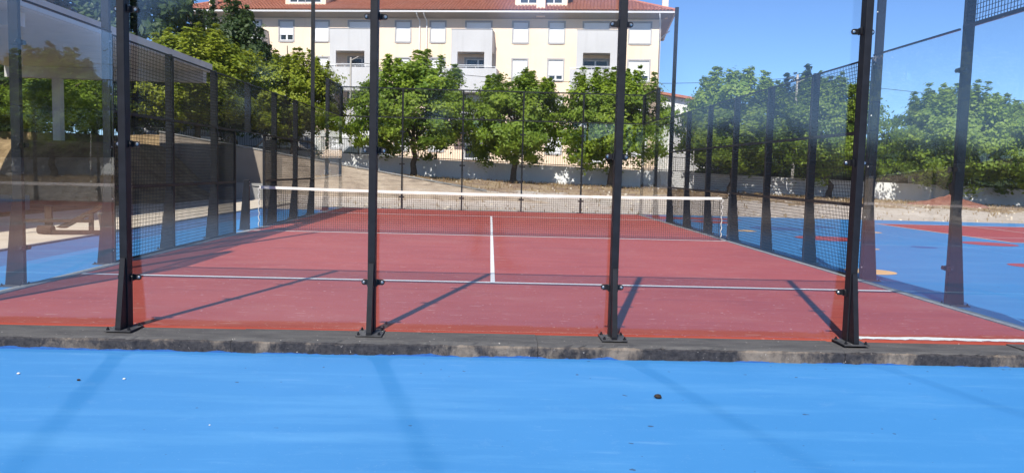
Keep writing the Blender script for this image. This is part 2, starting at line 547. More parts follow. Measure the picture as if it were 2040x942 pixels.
# street behind the low wall
mb = MB()
for k in range(30):
    x0, x1 = -60 + k * 4, -56 + k * 4
    z0, z1 = float(base_h(x0)) + 0.14, float(base_h(x1)) + 0.14
    mb.quad((x0, 38.4, z0), (x1, 38.4, z1), (x1, 50, z1), (x0, 50, z0))
tag(mb.build('road', 'asphalt'), kind='structure')

# ---------------------------------------------------------------- painted sports ground
ZB = -0.12
def slab(name, mat, x0, x1, y0, y1, z, th=0.03):
    return MB().box(x0, x1, y0, y1, z - th, z).build(name, mat)
bl = MB()
bl.box(-7.80, 34, -14, -0.02, ZB - 0.04, ZB)
bl.box(-6.75, -4.6, -0.02, 20.6, ZB - 0.04, ZB)
bl.box(4.6, 34, -0.02, 22.75, ZB - 0.04, ZB)
blue = bl.build('blue_ground', 'blue')
tag(blue, kind='structure')
dl = MB().box(-7.8, -6.75, -0.02, 20.6, ZB - 0.04, ZB - 0.001).build('dull_blue_strip', 'bluedull', blue)
pv = MB().box(-12.2, -7.86, -16, 26.2, ZB - 0.06, ZB + 0.02)
tag(pv.build('cream_path', 'path'), kind='structure')
kb = MB().box(-7.86, -7.80, -14, 20.6, ZB - 0.05, ZB + 0.035)
kb.build('edging_strip', 'kerbgrey', blue)

def disc(mat, cx, cyy, r, name='painted_disc'):
    mb = MB()
    k = 40
    mb.quad(*[(cx + r * math.cos(2 * math.pi * j / k), cyy + r * math.sin(2 * math.pi * j / k), ZB + 0.004) for j in range(k)])
    return mb.build(name, mat, blue)
for mt, x, y, r in (('orange', 6.15, 6.06, 0.40), ('redflat', 8.4, 12.95, 0.78), ('orange', 7.02, 15.1, 0.31), ('navy', 10.1, 17.6, 0.50),
                    ('redflat', 12.2, 12.45, 0.62), ('navy', 9.8, 11.05, 0.28), ('redflat', 9.85, 7.5, 0.40), ('orange', 10.85, 15.7, 0.28),
                    ('orange', 8.2, 10.27, 0.18), ('redflat', 7.2, 18.9, 0.7), ('navy', 8.4, 16.4, 0.8), ('orange', 13.0, 5.0, 0.45), ('navy', 14.5, 8.5, 0.5)):
    disc(mt, x, y, r)
rz = MB()
rz.quad((13.15, 13.05, ZB + 0.004), (33.9, 13.05, ZB + 0.004), (33.9, 20.2, ZB + 0.004), (13.15, 20.2, ZB + 0.004))
rz.build('red_pitch', 'redflat', blue)
rz = MB()
rz.quad((5.45, 20.2, ZB + 0.004), (8.6, 20.2, ZB + 0.004), (8.6, 21.4, ZB + 0.004), (5.45, 21.4, ZB + 0.004))
rz.build('red_pitch', 'redflat', blue)
def pline(x0, x1, y0, y1, par, z, mat='white', name='painted_line'):
    mb = MB()
    mb.quad((x0, y0, z), (x1, y0, z), (x1, y1, z), (x0, y1, z))
    return mb.build(name, mat, par)
pline(13.10, 33.9, 13.0, 13.06, blue, ZB + 0.008)
pline(13.10, 13.16, 13.06, 20.2, blue, ZB + 0.008)
pline(13.10, 33.9, 20.2, 20.26, blue, ZB + 0.008)
pline(13.16, 33.9, 14.6, 14.65, blue, ZB + 0.008)
pline(16.2, 16.25, 14.65, 20.2, blue, ZB + 0.008)
pline(16.25, 33.9, 17.1, 17.15, blue, ZB + 0.008)

# ---------------------------------------------------------------- padel court floor and kerbs
court = MB().box(-4.93, 4.93, 0.004, 19.99, -0.10, 0.0).build('court_floor', 'red')
tag(court, kind='structure')
LW = 0.08
pline(-4.93, 4.93, 3.05 - LW, 3.05, court, 0.004, name='court_line')
pline(-4.93, 4.93, 16.95, 16.95 + LW, court, 0.004, name='court_line')
pline(-0.027, 0.027, 3.0 - 0.06, 17.02, court, 0.008, name='court_line')
pline(-4.93, 4.93, 9.93, 10.0, court, 0.004, name='court_line')
# flaking white strip along the glass at the right
mb = MB()
xs = np.linspace(3.14, 4.92, 60)
lo = 0.02 + 0.04 * np.abs(np.sin(xs * 9.1) * np.sin(xs * 23.7 + 1)) + RNG.uniform(0, 0.014, 60)
hi = 0.150 + 0.014 * np.sin(xs * 7) + RNG.uniform(-0.006, 0.006, 60)
for i in range(59):
    mb.quad((xs[i], lo[i], 0.004), (xs[i + 1], lo[i + 1], 0.004), (xs[i + 1], hi[i + 1], 0.004), (xs[i], hi[i], 0.004))
o_ = mb.build('flaking_white_strip', 'white', court)

kerb = MB()
kerbroot = tag(MB().box(-5.6, 5.6, -0.36, 0.0, -0.20, -0.06).build('front_kerb', 'kerb'), kind='structure')
joints = [-5.6, -4.2, -2.07, 0.35, 2.83, 4.4, 5.6]
for a, b_ in zip(joints[:-1], joints[1:]):
    mb = MB()
    top = -0.006 + random.uniform(-0.006, 0.003)
    if a == 2.83: top -= 0.012
    nn = int((b_ - a) / 0.035)
    xs = np.linspace(a + 0.002, b_ - 0.002, nn)
    chip = np.clip(RNG.normal(0, 0.006, nn), -0.01, 0.02) + 0.006 * np.sin(xs * 5.3 + a)
    prev = None
    for i, x in enumerate(xs):
        c = chip[i]
        ring = [(x, -0.385 + c * 0.5 + 0.004 * math.sin(x * 11), ZB - 0.05), (x, -0.388 + c * 0.7, -0.040 + c * 0.3), (x, -0.378 + abs(c) * 1.2, top - 0.010 - abs(c) * 0.6),
                (x, -0.350 + c, top), (x, -0.15, top + 0.003 * math.sin(x * 3)), (x, 0.003, top)]
        if prev:
            for j in range(5):
                mb.quad(prev[j], ring[j], ring[j + 1], prev[j + 1])
        else:
            mb.quad(*reversed(ring), (x, 0.003, ZB - .05))
        prev = ring
    mb.quad(*prev, (prev[0][0], 0.003, ZB - .05))
    mb.build('kerb_stone', 'kerb', kerbroot)
for s in (-1, 1):
    x0, x1 = sorted((s * 4.93, s * 5.36))
    k = MB()
    for j in range(10):
        k.box(*sorted((s * 4.93, s * 5.05)), 0.006 + j * 2.02, 0.006 + (j + 1) * 2.02 - 0.008, -0.2, 0.012)
    tag(k.build('side_kerb', 'kerbgrey'), kind='structure')
    tag(MB().box(*sorted((s * 5.052, s * 5.36)), 0.006, 20.2, -0.2, -0.003).build('kerb_apron', 'blue'), kind='structure')
tag(MB().box(-5.36, 5.36, 20.0, 20.5, -0.2, -0.004).build('far_kerb', 'kerbgrey'), kind='structure')

# ---------------------------------------------------------------- enclosure pieces
def wires(x_len, h, pitch, t, name, mat):
    """square wire mesh in the local XZ plane, from 0..x_len, 0..h"""
    mb = MB()
    nxx = int(round(x_len / pitch)); nzz = int(round(h / pitch))
    for i in range(nxx + 1):
        x = i * x_len / nxx
        mb.box(x - t / 2, x + t / 2, -t / 2, t / 2, 0, h)
    for j in range(nzz + 1):
        z = j * h / nzz
        mb.box(0, x_len, t / 2, t * 1.5, z - t / 2, z + t / 2)
    return mb.mesh(name, mat)
W_2x1 = wires(1.94, 0.94, 0.05, 0.0052, 'wires', 'wire')

def gusset_mesh(h, d0, d1, w):
    # wedge in local coords: post axis z, outward = -y, back face at y=0
    mb = MB()
    mb.prism([(0.0, 0.012), (-d1, 0.012), (-d1, 0.03), (-d0, h), (0.0, h)], 0, -w / 2, w / 2)
    return mb.mesh('gusset', 'steel')
GUS_F = gusset_mesh(0.58, 0.018, 0.115, 0.042)
GUS_S = gusset_mesh(1.0, 0.004, 0.10, 0.05)
def plate_mesh():
    return MB().box(-0.105, 0.105, -0.250, -0.008, 0.0, 0.010).mesh('base_plate', 'plate')
PLATE = plate_mesh()
def cyl_mesh(name, r, h, mat, seg=10, axis='z'):
    mb = MB()
    if axis == 'z':
        mb.tube([(0, 0, 0), (0, 0, h)], r, seg)
    else:
        mb.tube([(0, 0, 0), (0, -h, 0)], r, seg)
    return mb.mesh(name, mat, False)
BOLT = MB().tube([(0, 0, 0), (0, 0, 0.010)], 0.013, 6).tube([(0, 0, 0.010), (0, 0, 0.022)], 0.007, 8).mesh('anchor_bolt', 'steel')
# clamp: rounded black ears on both sides of the post plus a bracket lip
def clamp_mesh(s):
    mb = MB()
    pl = []
    r = 0.023
    for k in range(9):
        t = -math.pi / 2 + math.pi * k / 8
        pl.append((s * (0.075 + r * math.cos(t) * 0.9), r * math.sin(t)))
    pl += [(s * 0.025, 0.023), (s * 0.025, -0.023)]
    if s < 0: pl.reverse()
    mb.prism(pl, 1, -0.016, -0.004)
    mb.box(s * 0.036 - 0.004, s * 0.036 + 0.004, -0.075, -0.012, -0.028, 0.028)
    return mb.mesh('clamp', 'clamp')
CLAMPS = {-1: clamp_mesh(-1), 1: clamp_mesh(1)}
CBOLT = MB().tube([(0, -0.016, 0), (0, -0.022, 0), (0, -0.027, 0)], [0.0135, 0.0125, 0.006], 10).mesh('clamp_bolt', 'bolt')
SBOLT = MB().tube([(0, 0.0, 0), (0, 0.006, 0)], [0.012, 0.009], 8).mesh('post_bolt', 'bolt')

def post(root, loc, rz, height, front, col_w=0.06, col_d=0.10, z0=0.0, clamps=(), bolts=(), name='post', foot=True):
    """local frame: x along the wall, -y outwards; column starts 2 cm outside the glass"""
    mb = MB()
    mb.box(-col_w / 2, col_w / 2, -0.022 - col_d, -0.022, z0 + (0.012 if foot else 0), height)
    p = mb.build(name, 'steel', root, bevel=0.004)
    p.location = loc
    p.rotation_euler = (0, 0, rz)
    if foot:
        inst(GUS_F if front else GUS_S, 'gusset', p, (0, -0.022 - col_d, 0))
        inst(PLATE, 'base_plate', p)
        for sx_ in (-1, 1):
            for sy_ in (-0.035, -0.225):
                inst(BOLT, 'anchor_bolt', p, (sx_ * 0.083, sy_, 0.012))
    for z in clamps:
        for s_ in (-1, 1):
            inst(CLAMPS[s_], 'clamp', p, (0, 0, z))
            inst(CBOLT, 'clamp_bolt', p, (s_ * 0.075, 0, z + random.uniform(-.002, .002)))
    for z in bolts:
        inst(SBOLT, 'post_bolt', p, (0, -0.022, z))
    return p

def glass_panel(root, loc, rz, x0, x1, z0, z1, mat='glass_side'):
    mb = MB()
    mb.box(x0 + 0.006, x1 - 0.006, 0.0, 0.010, z0, z1)
    o = mb.build('glass_panel', mat, root)
    o.location = loc
    o.rotation_euler = (0, 0, rz)
    return o

def mesh_panel(root, loc, rz, x0, x1, z0, z1, rails=('top', 'bottom'), f=0.018):
    """steel frame with welded wire squares, in 1 m high fields"""
    mb = MB()
    if 'bottom' in rails: mb.box(x0, x1, -0.034, -0.004, z0, z0 + f)
    if 'top' in rails: mb.box(x0, x1, -0.034, -0.004, z1 - f, z1)
    mb.box(x0 + .006, x0 + 0.03, -0.034, -0.004, z0 + f, z1 - f)
    mb.box(x1 - 0.03, x1 - .006, -0.034, -0.004, z0 + f, z1 - f)
    o = mb.build('mesh_panel', 'steel', root)
    o.location = loc
    o.rotation_euler = (0, 0, rz)
    sx_ = (x1 - x0 - 0.04) / 1.94
    sz_ = (z1 - z0 - 0.04) / 0.94
    wv = inst(W_2x1, 'wire_grid', o, (x0 + 0.02, -0.019, z0 + 0.02), (0, 0, 0), (sx_, 1, sz_))
    wv['kind'] = 'stuff'
    return o

# near wall: five panes, four posts in view, corner posts out of frame
near = thing('near_glass_wall', 'glass wall closest to camera, clamped to four black posts bolted on the grimy kerb', 'glass wall', (0, 0, 0))
for i in range(5):
    glass_panel(near, (0, 0, 0), 0, -5 + 2 * i, -3 + 2 * i, 0.012, 3.0, 'glass')
    mesh_panel(near, (0, 0, 0), 0, -5 + 2 * i + 0.0, -3 + 2 * i, 3.01, 4.0, f=0.042)
for X in (-3, -1, 1, 3):
    post(near, (X - 0.015, 0, 0), 0, 4.0, True, clamps=(0.41, 1.5, 2.575))
for X in (-5, 5):
    post(near, (X * 1.012, 0, 0), 0, 4.0, True, clamps=())

def side_wall(s):
    nm = 'left' if s < 0 else 'right'
    if s < 0:
        lab = 'left side fence of black posts, square wire mesh, end glass panes and a central doorway'
    else:
        lab = 'right side fence of black posts, wire mesh and end glass beside the blue ground'
    root = thing('side_fence', lab, 'fence', (0, 0, 0))
    # local x runs along +Y for the right wall; outward must be local -y
    def place(Y):
        return (s * 5.0, Y, 0)
    rz_ = R(90) if s > 0 else R(-90)
    # for s>0: local x -> +Y, local -y -> +X ; for s<0: local x -> -Y, local -y -> -X
    dirn = 1 if s > 0 else -1
    def span(a, b):
        return (a, b) if dirn > 0 else (-b, -a)
    for a, b in ((0.02, 2), (2, 4), (16, 18), (18, 19.98)):
        x0, x1 = span(a, b)
        glass_panel(root, (s * 5.0, 0, 0), rz_, x0, x1, 0.014, 3.0)
    for a, b in ((2.03, 3.97), (16.03, 17.97)):
        x0, x1 = span(a, b)
        tc = MB().box(x0, x1, -0.006, 0.016, 3.001, 3.022).build('top_channel', 'steel', root)
        tc.location = (s * 5.0, 0, 0); tc.rotation_euler = (0, 0, rz_)
    for a, b in ((0.02, 2), (18, 19.98)):
        x0, x1 = span(a, b)
        mesh_panel(root, (s * 5.0, 0, 0), rz_, x0, x1, 3.01, 4.0, f=0.04)
    for k in range(6):
        a, b = 4 + 2 * k, 6 + 2 * k
        for zi in range(3):
            if s < 0 and zi < 2 and a in (8, 10):
                a2, b2 = (8, 8.98) if a == 8 else (11.02, 12)
                x0, x1 = span(a2, b2)
            else:
                x0, x1 = span(a, b)
            mesh_panel(root, (s * 5.0, 0, 0), rz_, x0, x1, 0.02 + zi * 0.993, 0.02 + (zi + 1) * 0.993 - 0.002)
    for k in range(1, 10):
        Y = 2.0 * k
        h = 3.02
        nme = 'post'
        if Y in (4.0, 16.0): h, nme = 6.05, 'tall_post'
        if Y in (2.0, 18.0): h = 4.02
        bolts = tuple(0.18 + 0.68 * q for q in range(5 if h < 3.5 else 6))
        cl = (0.41, 1.5, 2.575) if Y in (2.0, 18.0) else ()
        if s < 0 and Y == 10.0:
            post(root, (s * 5.0, Y, 0), rz_, 3.02, False, z0=2.0, bolts=(2.1, 2.85), foot=False)
            continue
        post(root, (s * 5.0, Y, 0), rz_, h, False, clamps=cl, bolts=() if cl else bolts, name=nme)
    if s < 0:
        for Y in (9.0, 11.0):
            p = MB().box(-0.022, 0.022, -0.04, 0.004, 0.012, 2.0).build('door_post', 'steel', root)
            p.location = (s * 5.0, Y, 0); p.rotation_euler = (0, 0, rz_)
    return root
left = side_wall(-1)
right = side_wall(1)

far_w = thing('far_glass_wall', 'glass and mesh wall across the far end of the red court', 'glass wall', (0, 20, 0), R(180))
for i in range(5):
    glass_panel(far_w, (0, 0, 0), 0, -5 + 2 * i, -3 + 2 * i, 0.012, 3.0)
    mesh_panel(far_w, (0, 0, 0), 0, -5 + 2 * i, -3 + 2 * i, 3.01, 4.0, f=0.04)
for X in (-3, -1, 1, 3):
    post(far_w, (X, 0, 0), 0, 4.0, True, col_w=0.05, clamps=(0.41, 1.5, 2.575))
for X in (-5, 5):
    post(far_w, (X * 1.01, 0, 0), 0, 4.0, True, col_w=0.08)

# ---------------------------------------------------------------- net
net = thing('padel_net', 'black padel net with white top tape stretched across the red court', 'net', (0, 10, 0))
def sag(x):
    return 0.885 + 0.04 * (abs(x) / 4.85) ** 2
xs = np.linspace(-4.83, 4.83, 49)
mb = MB()
for i in range(48):
    a, b_ = xs[i], xs[i + 1]
    wa, wb = 0.006 * math.sin(a * 4.2), 0.006 * math.sin(b_ * 4.2)
    mb.hexa([(a, -0.008, sag(a) - 0.056 + wa * .5), (b_, -0.008, sag(b_) - 0.056 + wb * .5), (b_, 0.008, sag(b_) - 0.056), (a, 0.008, sag(a) - 0.056)],
            [(a, -0.008, sag(a)), (b_, -0.008, sag(b_)), (b_, 0.008, sag(b_)), (a, 0.008, sag(a))])
mb.build('tape', 'tape', net)
mb = MB()
t = 0.0046
nv = 215
for i in range(nv + 1):
    x = -4.83 + 9.66 * i / nv
    mb.box(x - t / 2, x + t / 2, -t / 2, t / 2, 0.02, sag(x) - 0.056)
for j in range(19):
    for i in range(24):
        a, b_ = xs[i * 2], xs[i * 2 + 2]
        za = 0.02 + (sag(a) - 0.076) * j / 18
        zb_ = 0.02 + (sag(b_) - 0.076) * j / 18
        mb.hexa([(a, t / 2, za - t / 2), (b_, t / 2, zb_ - t / 2), (b_, t * 1.5, zb_ - t / 2), (a, t * 1.5, za - t / 2)],
                [(a, t / 2, za + t / 2), (b_, t / 2, zb_ + t / 2), (b_, t * 1.5, zb_ + t / 2), (a, t * 1.5, za + t / 2)])
nt_ = mb.build('netting', 'netcord', net)
nt_['kind'] = 'stuff'
for s in (-1, 1):
    pts = [(s * (4.84 + 0.014 * math.sin(k * 1.9)), 0.012 * math.cos(k * 2.3), 0.9 - k * 0.044) for k in range(20)]
    MB().tube(pts, 0.009, 6).build('lacing_rope', 'rope', net, True)
    MB().tube([(s * 4.82, 0, 0.90), (s * 4.9, 0, 0.90), (s * 4.97, 0, 0.91)], 0.012, 6).build('tension_cable', 'steel', net)
for s in (-1, 1):
    p = thing('net_post', 'short black net post standing in the %s' % ('doorway of the left side fence' if s < 0 else 'right side fence at the tape end'), 'post', (s * 5.0, 10, 0), R(90) if s > 0 else R(-90), 'net posts')
    MB().box(-0.032, 0.032, -0.135 if s < 0 else -0.016, -0.03 if s < 0 else 0.03, 0.014, 1.04).build('column', 'steel', p, bevel=0.004)
    if s < 0:
        inst(GUS_S, 'gusset', p, (0, -0.135, 0))
        inst(PLATE, 'base_plate', p)
    for z in (0.12, 0.35, 0.92, 1.0):
        inst(SBOLT, 'bolt', p, (0, -0.03 if s < 0 else 0.03, z))

# ---------------------------------------------------------------- retaining wall and low white wall
rw = thing('retaining_wall', 'rough beige retaining wall with a top sloping down to the right', 'wall', (0, 28, 0))
rx = [-14.2, -11.6, -9.0, -6.4, -3.8, -1.2, 1.2, 2.9]
for a, b_ in zip(rx[:-1], rx[1:]):
    mb = MB()
    k = 14
    for i in range(k):
        u0, u1 = a + 0.004 + (b_ - a - 0.008) * i / k, a + 0.004 + (b_ - a - 0.008) * (i + 1) / k
        n0, n1 = 0.012 * math.sin(u0 * 9), 0.012 * math.sin(u1 * 9)
        mb.hexa([(u0, -0.15, -0.4), (u1, -0.15, -0.4), (u1, 0.12, -0.4), (u0, 0.12, -0.4)],
                [(u0, -0.10, float(ret_top(u0)) + n0), (u1, -0.10, float(ret_top(u1)) + n1), (u1, 0.12, float(ret_top(u1)) + n1), (u0, 0.12, float(ret_top(u0)) + n0)])
    mb.build('wall_section', 'render' if a > -11 else 'darkshade', rw)  # left end darker: canopy shadow put into the colour
mb = MB()
for i in range(40):
    u0, u1 = -14.2 + 14.0 * i / 40, -14.2 + 14.0 * (i + 1) / 40
    z0, z1 = float(ret_top(u0)) + 0.014, float(ret_top(u1)) + 0.014
    mb.hexa([(u0, -0.14, z0), (u1, -0.14, z1), (u1, 0.14, z1), (u0, 0.14, z0)], [(u0, -0.14, z0 + 0.05), (u1, -0.14, z1 + 0.05), (u1, 0.14, z1 + 0.05), (u0, 0.14, z0 + 0.05)])
mb.build('coping', 'concrete', rw)

ww = thing('white_wall', 'long low white painted wall behind the row of trees', 'wall', (0, 37, 0))
wx = np.arange(-54, 56.1, 4.25)
for a, b_ in zip(wx[:-1], wx[1:]):
    za, zb_ = float(base_h(a)), float(base_h(b_))
    mb = MB()
    mb.hexa([(a + .006, -0.10, za - 0.5), (b_ - .006, -0.10, zb_ - 0.5), (b_ - .006, 0.10, zb_ - 0.5), (a + .006, 0.10, za - 0.5)],
            [(a + .006, -0.10, za + 1.0), (b_ - .006, -0.10, zb_ + 1.0), (b_ - .006, 0.10, zb_ + 1.0), (a + .006, 0.10, za + 1.0)])
    mb.build('wall_panel', 'whitewall', ww)
rl = thing('street_railing', 'dark upright-bar railing on top of the low white wall', 'railing', (0, 37, 0))
bars = MB()
for x in np.arange(-30, 46, 0.125):
    z = float(base_h(x)) + 1.0
    bars.box(x - 0.008, x + 0.008, -0.008, 0.008, z, z + 0.80)
bo = bars.build('bars', 'rail', rl)
bo['kind'] = 'stuff'
for dz in (0.06, 0.80):
    mb = MB()
    for a, b_ in zip(wx[:-1], wx[1:]):
        za, zb_ = float(base_h(a)) + 1.0 + dz, float(base_h(b_)) + 1.0 + dz
        mb.hexa([(a, -0.02, za - .02), (b_, -0.02, zb_ - .02), (b_, 0.02, zb_ - .02), (a, 0.02, za - .02)], [(a, -0.02, za + .02), (b_, -0.02, zb_ + .02), (b_, 0.02, zb_ + .02), (a, 0.02, za + .02)])
    mb.build('rail', 'rail', rl)
for a in wx[:-1]:
    z = float(base_h(a)) + 1.0
    MB().box(a - 0.03, a + 0.03, -0.03, 0.03, z, z + 0.9).build('post', 'rail', rl)

# ---------------------------------------------------------------- trees
def crown_mesh(name, seed, r, h, nclump, nleaf, lsize, mat, peaks=10):
    g = np.random.default_rng(seed)
    # clump centres through an uneven ellipsoid
    d = g.normal(size=(nclump, 3))
    d /= np.linalg.norm(d, axis=1)[:, None]
    d = np.sign(d) * np.abs(d) ** np.array([0.86, 0.86, 0.80])
    rad = g.uniform(0.12, 1.0, nclump) ** 0.34
    lob = 1 + 0.16 * np.sin(3 * np.arctan2(d[:, 1], d[:, 0]) + seed) + 0.12 * np.sin(5 * np.arctan2(d[:, 1], d[:, 0]) + 2.1 * seed + 4 * d[:, 2])
    c = d * (rad * lob)[:, None]
    c[:, 0] *= r; c[:, 1] *= r; c[:, 2] *= h / 2
    c[:, :2] *= (1 - 0.34 * np.clip(c[:, 2:3] / (h / 2), 0, 1) ** 1.6)
    cs = g.uniform(0.22, 0.42, nclump) * r / 2.8
    tint = g.uniform(0.0, 1.0, nclump)
    # leader shoots that make the top spiky
    pk = []
    for k in range(peaks):
        a = g.uniform(0, 2 * math.pi); q = r * 0.75 * math.sqrt(g.uniform(0, 1))
        z0 = h / 2 * math.sqrt(max(0.05, 1 - (q / r) ** 2)) * 0.9
        L = g.uniform(0.5, 1.25) * h / 4.4
        for t_ in np.linspace(0, 1, 5):
            pk.append((q * math.cos(a), q * math.sin(a), z0 + t_ * L, 0.27 * (1.15 - 0.8 * t_), g.uniform(0.4, 1)))
    pk = np.array(pk)
    c = np.vstack([c, pk[:, :3]]); cs = np.r_[cs, pk[:, 3]]; tint = np.r_[tint, pk[:, 4]]
    w_ = np.r_[np.ones(nclump), np.full(len(pk), 0.5)]
    idx = g.choice(len(c), nleaf, p=w_ / w_.sum())
    off = g.normal(size=(nleaf, 3)) * np.array([0.62, 0.62, 0.48])
    p = c[idx] + off * cs[idx][:, None]
    nrm = p / np.array([r, r, h / 2]) * 1.5 + g.normal(size=(nleaf, 3)) * 0.65 + np.array([0, 0, 0.45])
    nrm /= np.linalg.norm(nrm, axis=1)[:, None]
    t1 = np.cross(nrm, g.normal(size=(nleaf, 3)))
    t1 /= np.linalg.norm(t1, axis=1)[:, None]
    t2 = np.cross(nrm, t1)
    L = lsize * g.uniform(0.6, 1.25, nleaf)[:, None]
    Wd = L * g.uniform(0.65, 0.95, nleaf)[:, None]
    up_ = nrm * L * g.uniform(0.05, 0.4, nleaf)[:, None]
    v = np.stack([p - t1 * L, p + t2 * Wd * 0.7 + up_ * 0.6, p + t1 * L - up_ * 0.3, p - t2 * Wd * 0.7 + up_ * 0.6], 1).reshape(-1, 3)
    k = np.arange(nleaf) * 4
    f = np.stack([np.stack([k, k + 1, k + 2], 1), np.stack([k, k + 2, k + 3], 1)], 1).reshape(-1, 3)
    me = bpy.data.meshes.new(name)
    me.vertices.add(len(v)); me.vertices.foreach_set('co', v.ravel())
    me.loops.add(f.size); me.loops.foreach_set('vertex_index', f.ravel().astype(np.int32))
    me.polygons.add(len(f)); me.polygons.foreach_set('loop_start', (np.arange(len(f)) * 3).astype(np.int32))
    at = me.attributes.new('tint', 'FLOAT', 'FACE')
    tl = np.clip(tint[idx] * 0.75 + g.uniform(-0.1, 0.4, nleaf), 0, 1)
    at.data.foreach_set('value', np.repeat(tl, 2).astype(np.float32))
    me.materials.append(M[mat])
    me.update(calc_edges=True)
    me.validate()
    return me
def trunk_mesh(name, seed, h, r0, crown_h, spread):
    g = random.Random(seed)
    mb = MB()
    bend = [(g.uniform(-.06, .06) * k, g.uniform(-.06, .06) * k, h * k / 4) for k in range(5)]
    mb.tube(bend, [r0 * 1.35, r0 * 1.05, r0 * 0.95, r0 * 0.85, r0 * 0.75], 9)
    top = Vector(bend[-1])
    mb.tube([top - Vector((0, 0, .05)), top + Vector((0.05, 0.02, crown_h * 0.35)), top + Vector((-0.05, 0.05, crown_h * 0.72))], [r0 * 0.75, r0 * 0.5, r0 * 0.14], 7)
    for k in range(7):
        a = k * 2.4 + g.uniform(-.4, .4)
        st = top + Vector((0, 0, g.uniform(-0.2, crown_h * 0.3)))
        e = Vector((math.cos(a), math.sin(a), 0)) * spread * g.uniform(0.55, 0.8)
        mb.tube([st, st + e * 0.45 + Vector((0, 0, crown_h * 0.14)), st + e + Vector((0, 0, crown_h * g.uniform(0.2, 0.4)))], [r0 * 0.45, r0 * 0.3, r0 * 0.1], 6)
    return mb.mesh(name, 'bark', True)
CR = [crown_mesh('crown', s, 2.8, 4.6, 240 + 14 * i, 33000, 0.104, 'leaf', 14 + 3 * i) for i, s in enumerate((3, 8, 15, 61, 72))]
CRY = [crown_mesh('crown', s, 2.8, 4.6, 260, 33000, 0.104, 'leafyellow', 18) for s in (21, 34)]
CRD = crown_mesh('crown', 41, 3.0, 5.6, 220, 20000, 0.15, 'leafdark', 10)
CRP = crown_mesh('crown', 52, 2.6, 4.4, 170, 14000, 0.13, 'leafplum', 8)
TR = [trunk_mesh('trunk', s, 1.25, 0.16, 4.4, 2.3) for s in (1, 2, 3)]
def tree(name, label, x, y, top, r, crown, ti, cb, group, rz=0.0, cat='tree'):
    zb = float(terr(x, y))
    t = thing(name, label, cat, (x, y, zb), rz, group)
    H = top - zb
    ch = H - cb                       # crown height
    c = inst(crown, 'crown', t, (0, 0, cb + ch / 2 * 0.93), (0, 0, 0), (r * 1.07 / 2.8, r * 1.07 / 2.8, ch / 5.2))
    k = inst(TR[ti % 3], 'trunk', t, (0, 0, -0.1), (0, 0, 0), (r / 2.8, r / 2.8, (cb + 0.35) / 1.25 if cb > .6 else .9))
    k.scale = (1.0, 1.0, max(0.8, (cb + 0.4) / 1.25))
    return t
G1 = 'street trees in front of the white wall'
rowt = [
    ('bright green tree below the left windows of the building, leftmost before the white wall', -10.3, 35.0, 6.9, 2.4, CRY[0], 1.35),
    ('wide round green tree right of the second front post, below the middle windows', -4.1, 35.4, 7.05, 3.1, CR[0], 1.15),
    ('round green tree standing behind the middle of the net', 1.15, 35.4, 6.4, 2.6, CR[1], 1.05),
    ('round green tree behind the third front post, below the right end of the building', 6.35, 35.5, 6.65, 2.8, CR[2], 1.1),
    ('green tree right of the building, behind the far half of the right side fence', 12.8, 35.5, 6.7, 2.9, CR[3], 1.1),
    ('green tree behind the right side fence, left of the fourth front post', 18.1, 35.5, 6.6, 2.6, CR[4], 1.1),
    ('large green tree seen through the right-hand glass, left of the post', 24.7, 35.3, 6.3, 2.9, CR[2], 1.05),
    ('green tree at the right edge of the picture', 29.6, 35.4, 6.2, 3.2, CR[0], 1.0),
]
for i, (lab, x, y, top, r, cr, cb) in enumerate(rowt):
    tree('street_tree', lab, x, y, top, r, cr, i, cb, G1, i * 1.3)
tree('street_tree', 'large yellow-green tree left of the building, above the end of the canopy roof', -14.6, 33.2, 7.7, 3.0, CRY[1], 1, 1.0, 'trees left of the building', 0.5)
tree('street_tree', 'dark bluish green tree in front of the left balconies', -16.0, 43.5, 10.2, 2.6, CRD, 2, 2.0, 'trees left of the building', 1.1)
tree('street_tree', 'tall dark tree rising behind the canopy roof at the upper left', -22.5, 44.0, 13.6, 4.2, CRD, 0, 2.2, 'trees left of the building', 2.1)
tree('street_tree', 'dark leafy tree below the far end of the canopy roof', -18.6, 31.5, 6.1, 2.8, CRD, 1, 1.0, 'trees under and behind the canopy', 2.6)
tree('street_tree', 'green tree seen under the canopy right of the concrete column', -18.2, 27.6, 5.2, 2.1, CR[1], 2, 0.5, 'trees under and behind the canopy', 0.9)
tree('street_tree', 'dark green tree seen under the canopy left of the concrete column', -22.3, 29.5, 5.6, 2.6, CRD, 0, 0.6, 'trees under and behind the canopy', 0.2)
tree('street_tree', 'purple-brown leaved tree at the left edge under the canopy', -24.2, 25.0, 5.3, 2.4, CRP, 1, 0.9, 'trees under and behind the canopy', 0.2)
tree('street_tree', 'tall purple-brown tree above the canopy roof at the upper left', -29.5, 44.0, 14.5, 4.2, CRP, 1, 2.4, 'trees left of the building', 1.9)
tree('street_tree', 'distant dark tree peeping over the right side fence', 27.0, 62, 9.2, 4.0, CRD, 0, 1.5, 'far trees beyond the street', 0.7)
tree('street_tree', 'distant dark tree beyond the railing at the far right', 38.0, 60, 7.5, 4.0, CRD, 1, 1.2, 'far trees beyond the street', 1.7)
tree('street_tree', 'distant bushy tree in the gap beside the fourth front post', 33.0, 66, 4.9, 4.0, CRD, 2, 0.8, 'far trees beyond the street', 2.7)
tag(MB().box(-60, 60, -60, -16.2, -0.2, -0.10).build('back_road', 'asphalt'), kind='structure')
bw = thing('boundary_wall', 'long dark boundary wall behind the camera, mirrored in the near glass', 'wall', (0, -27.5, 0))
for k in range(16):
    MB().box(-48 + 6 * k + 0.01, -42 + 6 * k - 0.01, -0.15, 0.15, -0.2, 2.9).build('wall_panel', 'darkshade', bw)
